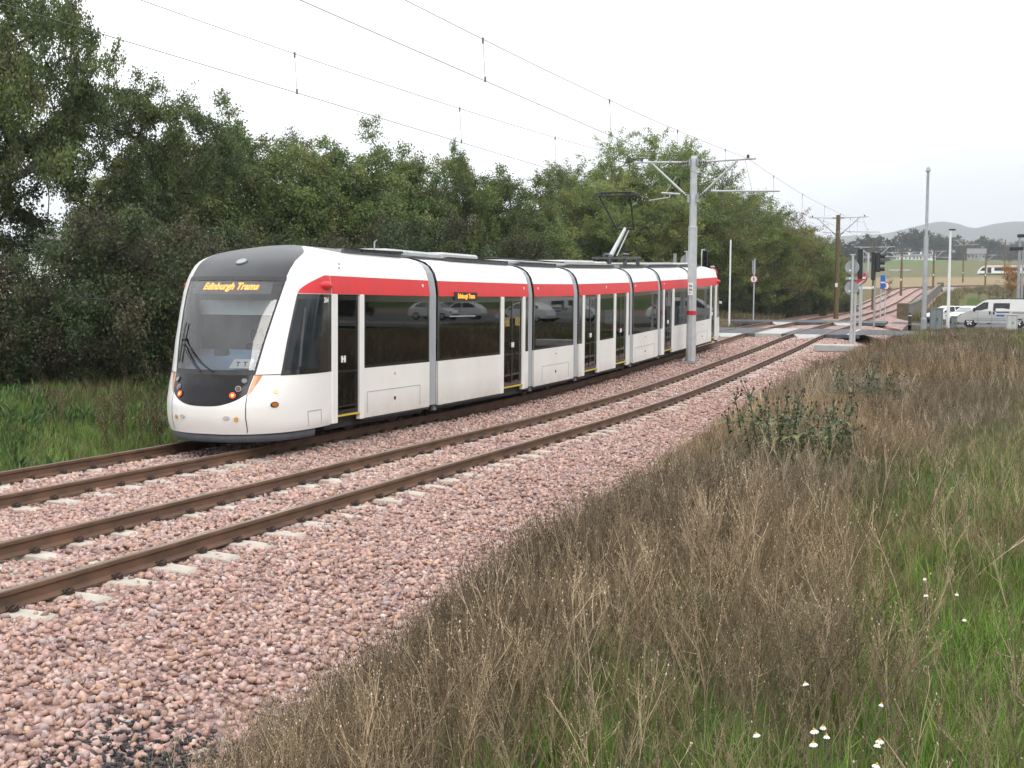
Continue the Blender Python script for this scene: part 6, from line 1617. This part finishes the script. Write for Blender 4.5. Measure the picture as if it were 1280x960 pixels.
def weeds():
    sets = [  # y range, x range, density, prototypes, radius, fine
        (2.9, 9.5, -4.9, 1.4, 300, [weed(500+k, 1.0, .0044, 6, True, (k % 4)/4.0*.9) for k in range(10)], .30, .56),
        (9.5, 22, -6.0, 2.0, 185, [weed(520+k, 1.0, .0062, 5, k < 4, (k % 4)/4.0*.9) for k in range(8)], .30, .56),
        (22, 44, -6.4, 3.4, 78, [weed(540+k, 1.0, .0105, 5, False, (k % 4)/4.0*.8) for k in range(8)], .32, .60),
        (44, 76, -6.0, 6.0, 24, [weed(560+k, 1.0, .017, 5, False, (k % 4)/4.0*.8) for k in range(6)], .16, .36)]
    VV, FF, CC, base, tot = [], [], [], 0, 0
    for y0, y1, x0, x1, dens, pro, h0, h1 in sets:
        n = int((y1-y0)*(x1-x0)*dens); x, y = area(n, x0, x1, y0, y1)
        keep = (rng.random(n) < brown_zone(x, y)*(.55+.75*vnoise(x*1.3, y*.9, 61))) & ((x*x+y*y) > 2.6**2); x, y = x[keep], y[keep]; n = len(x)
        edge = smoothstep(0, 1.0, x-xb(y)); s = rng.uniform(h0, h1, n)*(.55+.45*edge)*(.75+.5*vnoise(x*.7, y*.5, 62))
        s = s*np.where(m_green(x, y), .72, 1.0)
        s = s*(1-.45*np.exp(-((x+1.75-.02*(y-13))/1.1)**2)*smoothstep(9.0, 10.2, y)*(1-smoothstep(12.4, 13.2, y)))
        sc3 = np.stack([s*rng.uniform(.8, 1.2, n), s*rng.uniform(.8, 1.2, n), s], 1); sc3[:, :2] = np.maximum(sc3[:, :2], .42)
        tone = (.55+.75*vnoise(x*.8, y*.6, 63))*rng.choice([.55, .8, 1.0, 1.35, 1.8], n, p=[.22, .26, .24, .18, .10])*rng.uniform(.9, 1.12, n); warm = vnoise(x*.5, y*.35, 64)
        pc = np.stack([tone*(1.0+.18*(warm-.5)), tone, tone*(1.0-.25*(warm-.5))], 1)
        A, F, C = scatter(pro, np.stack([x, y, ground_z(x, y)-.02], 1), sc3, rots(n, np.abs(rng.normal(0, .16, n))), rng.integers(0, len(pro), n), pc)
        VV.append(A); FF.append(F+base); CC.append(C); base += len(A); tot += n
    # a few stouter straw pale stalks near the camera
    n = 620; x, y = area(n, -4.6, .2, 3.2, 13); k = (rng.random(n) < brown_zone(x, y)+.05) & (x*x+y*y > 9); x, y = x[k], y[k]; n = len(x)
    pro = [weed(590+q, 1.0, .0058, 4, True, .95) for q in range(6)]; s = rng.uniform(.38, .62, n)
    A, F, C = scatter(pro, np.stack([x, y, ground_z(x, y)-.02], 1), np.stack([s*.9, s*.9, s], 1), rots(n, np.abs(rng.normal(0, .24, n))), rng.integers(0, 6, n), np.repeat(rng.uniform(.85, 1.3, n)[:, None], 3, 1))
    VV.append(A); FF.append(F+base); CC.append(C); base += len(A)
    tag(link_mesh('dead_weeds', mesh_np('dead_weeds', np.concatenate(VV), np.concatenate(FF), M['weed'], col=np.clip(np.concatenate(CC), 0, .8))), 'brown dead stalks covering the bank between ballast and grass', 'weeds', kind='stuff')
    print('weeds', tot, sum(map(len, FF)))
weeds()
GREEN = [(.092, .165, .030), (.076, .142, .028), (.112, .178, .038), (.135, .17, .048), (.070, .118, .028)]
DRY = [(.19, .165, .07), (.24, .20, .10), (.15, .15, .05), (.28, .235, .13), (.12, .135, .04)]
def grasses():
    VV, FF, CC, base = [], [], [], 0
    def lay(x, y, pro, s, pc, tilt=.12):
        nonlocal base
        n = len(x)
        if not n: return
        A, F, C = scatter(pro, np.stack([x, y, ground_z(x, y)-.015], 1), s, rots(n, np.abs(rng.normal(0, tilt, n))), rng.integers(0, len(pro), n), pc)
        VV.append(A); FF.append(F+base); CC.append(C); base += len(A)
    def tone(x, y, n): return np.repeat(((.7+.6*vnoise(x*.9, y*.6, 71))*rng.uniform(.8, 1.2, n))[:, None], 3, 1)
    # bank to the right of the weeds
    for y0, y1, x0, x1, dens, nb, w in ((2.9, 9, -4.6, 1.4, 85, 18, .0055), (9, 22, -5.0, 2.4, 44, 15, .009), (22, 45, -5.2, 3.8, 13, 14, .016), (45, 76, -5, 6, 5, 14, .028)):
        gp = [tuft(700+k, nb, 1.0, w*3.4, .35, [(c[0]*1.3, c[1]*1.42, c[2]) for c in GREEN] if y1 < 10 else GREEN) for k in range(6)]; dp = [tuft(720+k, nb-4, 1.0, w*2.6, .30, DRY) for k in range(6)]
        n = int((y1-y0)*(x1-x0)*dens); x, y = area(n, x0, x1, y0, y1)
        bz = np.clip((brown_zone(x, y)-.2)*1.2, 0, 1); gk = rng.random(n) < (.22+.95*(1-bz))*smoothstep(.4, .9, x-xb(y)); gk &= (x*x+y*y) > 2.6**2
        x, y = x[gk], y[gk]; n = len(x); dry = rng.random(n) < np.clip(.2+.6*smoothstep(5, 16, y)*vnoise(x*.5, y*.3, 72)+.3*smoothstep(26, 50, y), 0, .8)
        h = np.where(dry, rng.uniform(.22, .46, n), rng.uniform(.14, .34, n))
        lay(x[~dry], y[~dry], gp, h[~dry], tone(x[~dry], y[~dry], (~dry).sum())); lay(x[dry], y[dry], dp, h[dry], tone(x[dry], y[dry], dry.sum()))
    tag(link_mesh('bank_grass', mesh_np('bank_grass', np.concatenate(VV), np.concatenate(FF), M['grass'], col=np.concatenate(CC))), 'bright green grass growing among the dead stalks on the bank', 'grass', kind='stuff')
    print('bank grass', sum(map(len, FF)))
    VV.clear(); FF.clear(); CC.clear(); base = 0
    # low dark scrub before the car park
    gp = [tuft(760+k, 18, 1.0, .09, .5, [(.060, .095, .028), (.075, .11, .032), (.10, .095, .045), (.05, .082, .025), (.11, .105, .05)]) for k in range(6)]
    n = 5200; x, y = area(n, -4.6, 9, 60, 76.5); k = (y > 67.5) | (x > -3.4) & (y < 59); x, y = x[k], y[k]
    lay(x, y, gp, rng.uniform(.16, .36, len(x))*(.6+.7*vnoise(x*.5, y*.5, 73)), tone(x, y, len(x)), .2)
    gp = [tuft(780+k, 18, 1.0, .06, .5, [(.12, .165, .03), (.10, .14, .03), (.14, .16, .04)]) for k in range(4)]
    n = 1500; x, y = area(n, -5.6, -2.6, 52, 60.4); lay(x, y, gp, rng.uniform(.12, .3, n), tone(x, y, n), .2)
    n = 500; x, y = area(n, -5.4, -1.6, 70.8, 78); lay(x, y, gp, rng.uniform(.12, .25, n), tone(x, y, n), .2)
    tag(link_mesh('scrub', mesh_np('scrub', np.concatenate(VV), np.concatenate(FF), M['grass'], col=np.concatenate(CC))), 'low dark scrub along the edge of the car park', 'scrub', kind='stuff')
    VV.clear(); FF.clear(); CC.clear(); base = 0
    # verge on the far side of the line, left of the tram
    LG = [(.150, .235, .050), (.122, .20, .044), (.175, .255, .062), (.195, .22, .074), (.10, .155, .036)]
    gp = [tuft(800+k, 16, 1.0, .05, .40, LG) for k in range(8)]; dp = [tuft(820+k, 14, 1.0, .04, .36, [(.17, .15, .075), (.13, .13, .05), (.20, .17, .09), (.10, .12, .04)]) for k in range(6)]
    n = 13000; x, y = area(n, -27, -13.7, 9, 38); u = x+9.975; k = (u < -3.75-.5*rng.random(n)); x, y = x[k], y[k]; n = len(x)
    dry = rng.random(n) < .12+.45*smoothstep(.5, .75, vnoise(x*.5, y*.35, 74)); h = rng.uniform(.16, .42, n)*(.7+.6*vnoise(x*.6, y*.6, 75))*np.where(x > -14.6, .6, 1)
    lay(x[~dry], y[~dry], gp, h[~dry], tone(x[~dry], y[~dry], (~dry).sum()), .2); lay(x[dry], y[dry], dp, h[dry]*1.25, tone(x[dry], y[dry], dry.sum()), .2)
    n = 5000; x, y = area(n, -27, -13.9, 38, 62); k = x+9.975 < -4; x, y = x[k], y[k]; lay(x, y, dp, rng.uniform(.3, .7, len(x)), tone(x, y, len(x)))
    # dead dock and willowherb stems standing in the verge
    wp = [weed(860+q, 1.0, .011, 6, True, .15*(q % 3)) for q in range(6)]; n = 900; x, y = area(n, -22, -14.3, 10, 36); k = vnoise(x*.45, y*.4, 91) > .60; x, y = x[k], y[k]; n = len(x); s = rng.uniform(.5, 1.0, n)
    A, F, C = scatter(wp, np.stack([x, y, ground_z(x, y)-.02], 1), s, rots(n, np.abs(rng.normal(0, .14, n))), rng.integers(0, 6, n), np.repeat(rng.uniform(.5, 1.0, n)[:, None], 3, 1)*np.array([1, .92, .85])); VV.append(A); FF.append(F+base); CC.append(C); base += len(A)
    # broad low leaves between the grass
    lp = [tuft(870+q, 14, 1.0, .26, .42, [(.075, .15, .04), (.06, .12, .035), (.10, .17, .05)]) for q in range(4)]; n = 1500; x, y = area(n, -22, -14.2, 10, 34); k = vnoise(x*.6, y*.5, 92) > .52; x, y = x[k], y[k]; lay(x, y, lp, rng.uniform(.18, .42, len(x)), tone(x, y, len(x)), .3)
    tag(link_mesh('verge_grass', mesh_np('verge_grass', np.concatenate(VV), np.concatenate(FF), M['grass'], col=np.concatenate(CC))), 'rough green grass verge between the tram track and the bushes', 'grass', kind='stuff')
    VV.clear(); FF.clear(); CC.clear(); base = 0
    # tall bleached grass beyond the crossing
    dp = [tuft(840+k, 16, 1.0, .07, .5, [(.24, .195, .11), (.20, .16, .09), (.28, .225, .13), (.15, .14, .07), (.16, .12, .07)]) for k in range(8)]
    n = 9500; y = rng.uniform(58, 150, n); u = -rng.uniform(4.6, 12.5, n); x = xc(y)+u; k = ~((u > -7) & (y > 60) & (y < 67)) & ~((u > -7) & (y > 78) & (y < 84.5)); x, y = x[k], y[k]
    lay(x, y, dp, rng.uniform(.35, .95, len(x)), tone(x, y, len(x)), .2)
    n = 5200; y = rng.uniform(120, 262, n); x = xc(y)+rng.uniform(5.4, 40, n); k = (y > 230) | (x-xc(y) < 8); x, y = x[k], y[k]
    dq = [(v, f, c*np.array([.85, .9, .75])) for v, f, c in dp]
    lay(x, y, dq, rng.uniform(.5, 1.1, len(x)), tone(x, y, len(x)), .2)
    tag(link_mesh('bleached_grass', mesh_np('bleached_grass', np.concatenate(VV), np.concatenate(FF), M['grass'], col=np.concatenate(CC))), 'tall straw coloured grass between the crossing and the willows', 'grass', kind='stuff')
grasses()

M['tstem'] = mat('thistle_stem', (.075, .085, .045), .85, (.10, .085, .055), 12)
M['thead'] = mat('dry_thistle_head', (.045, .032, .026), .9, (.07, .05, .038), 40)
def thistle(x, y, H, seed, label, nst=9, spread=.5):
    g = np.random.default_rng(seed); t = empty('thistle', (x, y, gz(x, y)), label, 'plant', 'thistles among the dead weeds')
    SV, SF = [], []; LP = []; heads = MB()
    for k in range(nst):
        a = g.uniform(0, 6.28); rr = spread*math.sqrt(g.random()); b = np.array([rr*.6*math.cos(a), rr*.6*math.sin(a), -.05]); h = H*g.uniform(.6, 1.05)
        e = b+np.array([math.cos(a)*.22*h, math.sin(a)*.22*h, h]); pts = [b, b*.5+e*.5+g.normal(0, .02, 3)+np.array([0, 0, .03]), e]
        v, f = prism_path(pts, .010, 5); f = np.array(f)+len(SV); SV.extend(v); SF.extend(f.tolist())
        for _ in range(42):
            tt = .18+.8*g.random(); p = pts[0]*(1-tt)**2+2*pts[1]*tt*(1-tt)+pts[2]*tt*tt; LP.append((p, g.uniform(0, 6.28), g.uniform(.08, .21)*(1.2-tt*.55)))
        for _ in range(3):
            d = g.normal(0, .05, 3); q = e+d+np.array([0, 0, .05]); v, f = prism_path([e*.9+b*.1, q], .006, 4); f = np.array(f)+len(SV); SV.extend(v); SF.extend(f.tolist())
            heads.dome((x+q[0], y+q[1], gz(x, y)+q[2]), .011, 6, 2, 0, 1, 1, 1.5)
    link_mesh('stems', mesh_np('stems', np.array(SV), np.array(SF), M['tstem']), t)
    V, F, C = [], [], []
    for p, a, L in LP:   # jagged lance leaf
        b = len(V); dx = np.array([math.cos(a), math.sin(a), g.uniform(-.1, .8)]); dx /= np.linalg.norm(dx); sd = np.cross(dx, [0, 0, 1.]); sd /= np.linalg.norm(sd)
        up_ = np.cross(sd, dx); V.append(p); m = 5
        for i in range(1, m+1):
            s_ = i/m; w_ = L*.15*math.sin(math.pi*min(.97, s_*.9+.05))*(1.35 if i % 2 else .55); c = p+dx*L*s_-np.array([0, 0, L*.3*s_*s_]); V.extend([c+sd*w_+up_*w_*.4, c-sd*w_+up_*w_*.4])
        F += [(b, b+1, b+2)]+[q for i in range(m-1) for q in ((b+1+2*i, b+3+2*i, b+2+2*i), (b+2+2*i, b+3+2*i, b+4+2*i))]
        col = np.array([(.085, .130, .065), (.072, .112, .062), (.105, .145, .072), (.15, .17, .06)][g.integers(0, 4)])*g.uniform(.8, 1.3); C += [col]*(1+2*m)
    link_mesh('leaves', mesh_np('leaves', np.array(V), np.array(F), M['thistle'], col=np.array(C)), t)
    hd_ = heads.build('seed_foliage', M['thead'], t)
for px_, Y, H, sd_, ns, sp_, lab in ((962, 13.0, .92, 1, 12, .50, 'dark green thistle standing out against the pink ballast, leftmost of its clump'), (1000, 12.7, .68, 2, 10, .45, 'lower dark green thistle in the middle of the clump'), (1034, 12.9, .76, 3, 10, .42, 'thistle with dry brown heads at the right of the clump'), (1066, 18.5, .92, 4, 9, .3, 'thin thistle standing behind the clump among dead weeds'), (1106, 19.5, .85, 5, 9, .3, 'farther thin thistle right of the clump among dead weeds')):
    thistle(at(px_, Y), Y, H, sd_, lab, ns, sp_)
def daisy_proto():
    o = empty('daisy', (0, 0, 0)); mb = MB(); mb.tube([(0, 0, 0), (.01, .005, .27), (.03, .01, .54)], [.003, .0028, .0025], 5); mb.build('stem', M['grassy'], o)
    mb = MB()
    for k in range(11):
        a = 2*math.pi*k/11; c, s_ = math.cos(a), math.sin(a); P = lambda r_, w_, z: (.03+c*r_-s_*w_, .01+s_*r_+c*w_, .542+z)
        mb.add([P(.005, 0, .003), P(.014, .0055, .0), P(.025, .004, -.005), P(.025, -.004, -.005), P(.014, -.0055, .0)], [(0, 1, 2, 3, 4)])
    mb.build('petals', M['petal'], o); mb = MB(); mb.dome((.03, .01, .544), .0085, 8, 3, 0, 1, 1, .7); mb.build('flower_centre', M['yolk'], o)
    return o
M['grassy'] = mat('flower_stem_green', (.06, .10, .03), .7, (.08, .12, .04), 20)
dz = daisy_proto(); firstd = True
dpos = [(1209, 745, 'white daisy in the bright grass near the right edge, uppermost'), (1236, 766, 'white daisy at the right edge of the bright grass'), (1030, 912, 'drooping white daisy low in the grass, left of the flower group'), (1056, 888, 'small daisy above the left of the flower group'), (1064, 920, 'daisy in the middle of the flower group'),
        (1084, 908, 'daisy with a fading centre in the flower group'), (1060, 928, 'daisy just under the middle of the flower group'), (1112, 934, 'white daisy at the right of the flower group'), (1127, 904, 'yellow centred daisy to the right above the flower group'), (1056, 941, 'lowest daisy of the flower group'), (1093, 861, 'daisy above the flower group among stalks'), (1195, 719, 'tiny daisy on a tall stem at the top of the bright grass'), (1077, 880, 'daisy left of the tall dead stalk in the flower group'), (1195, 736, 'daisy beside the uppermost one in the bright grass')]
for px_, py, lab in dpos:
    # flower heads stand about .4 m over the ground: walk along the column until the height fits
    for Y in np.arange(3.4, 12, .02):
        x = at(px_, Y)
        if zat(py, x, Y) <= gz(x, Y)+.54: break
    o = dz if firstd else copy_tree(dz); firstd = False
    o.location = (x-.03, Y-.01, gz(x, Y)); o.rotation_euler = (random.uniform(-.15, .25), random.uniform(-.25, .25), random.uniform(0, 6.28)); s = random.uniform(.28, .5); o.scale = (s, s, 1)
    tag(o, lab, 'flower', 'daisies in the bank grass')
# ------------------------------------------------------------------ air
def haze():
    mb = MB(); mb.box((-2700, -140, -2.2), (3100, 4300, 260))
    m = bpy.data.materials.new('haze'); m.use_nodes = True; t = NT(m); t.n.remove(t.n['Principled BSDF'])
    v = t.new('ShaderNodeVolumePrincipled'); v.inputs['Color'].default_value = (.82, .885, .97, 1); v.inputs['Density'].default_value = HAZE
    t.link(v, 0, t.n['Material Output'], 'Volume')
    o = mb.build('haze', m); o['kind'] = 'stuff'
HAZE = .00021
haze()
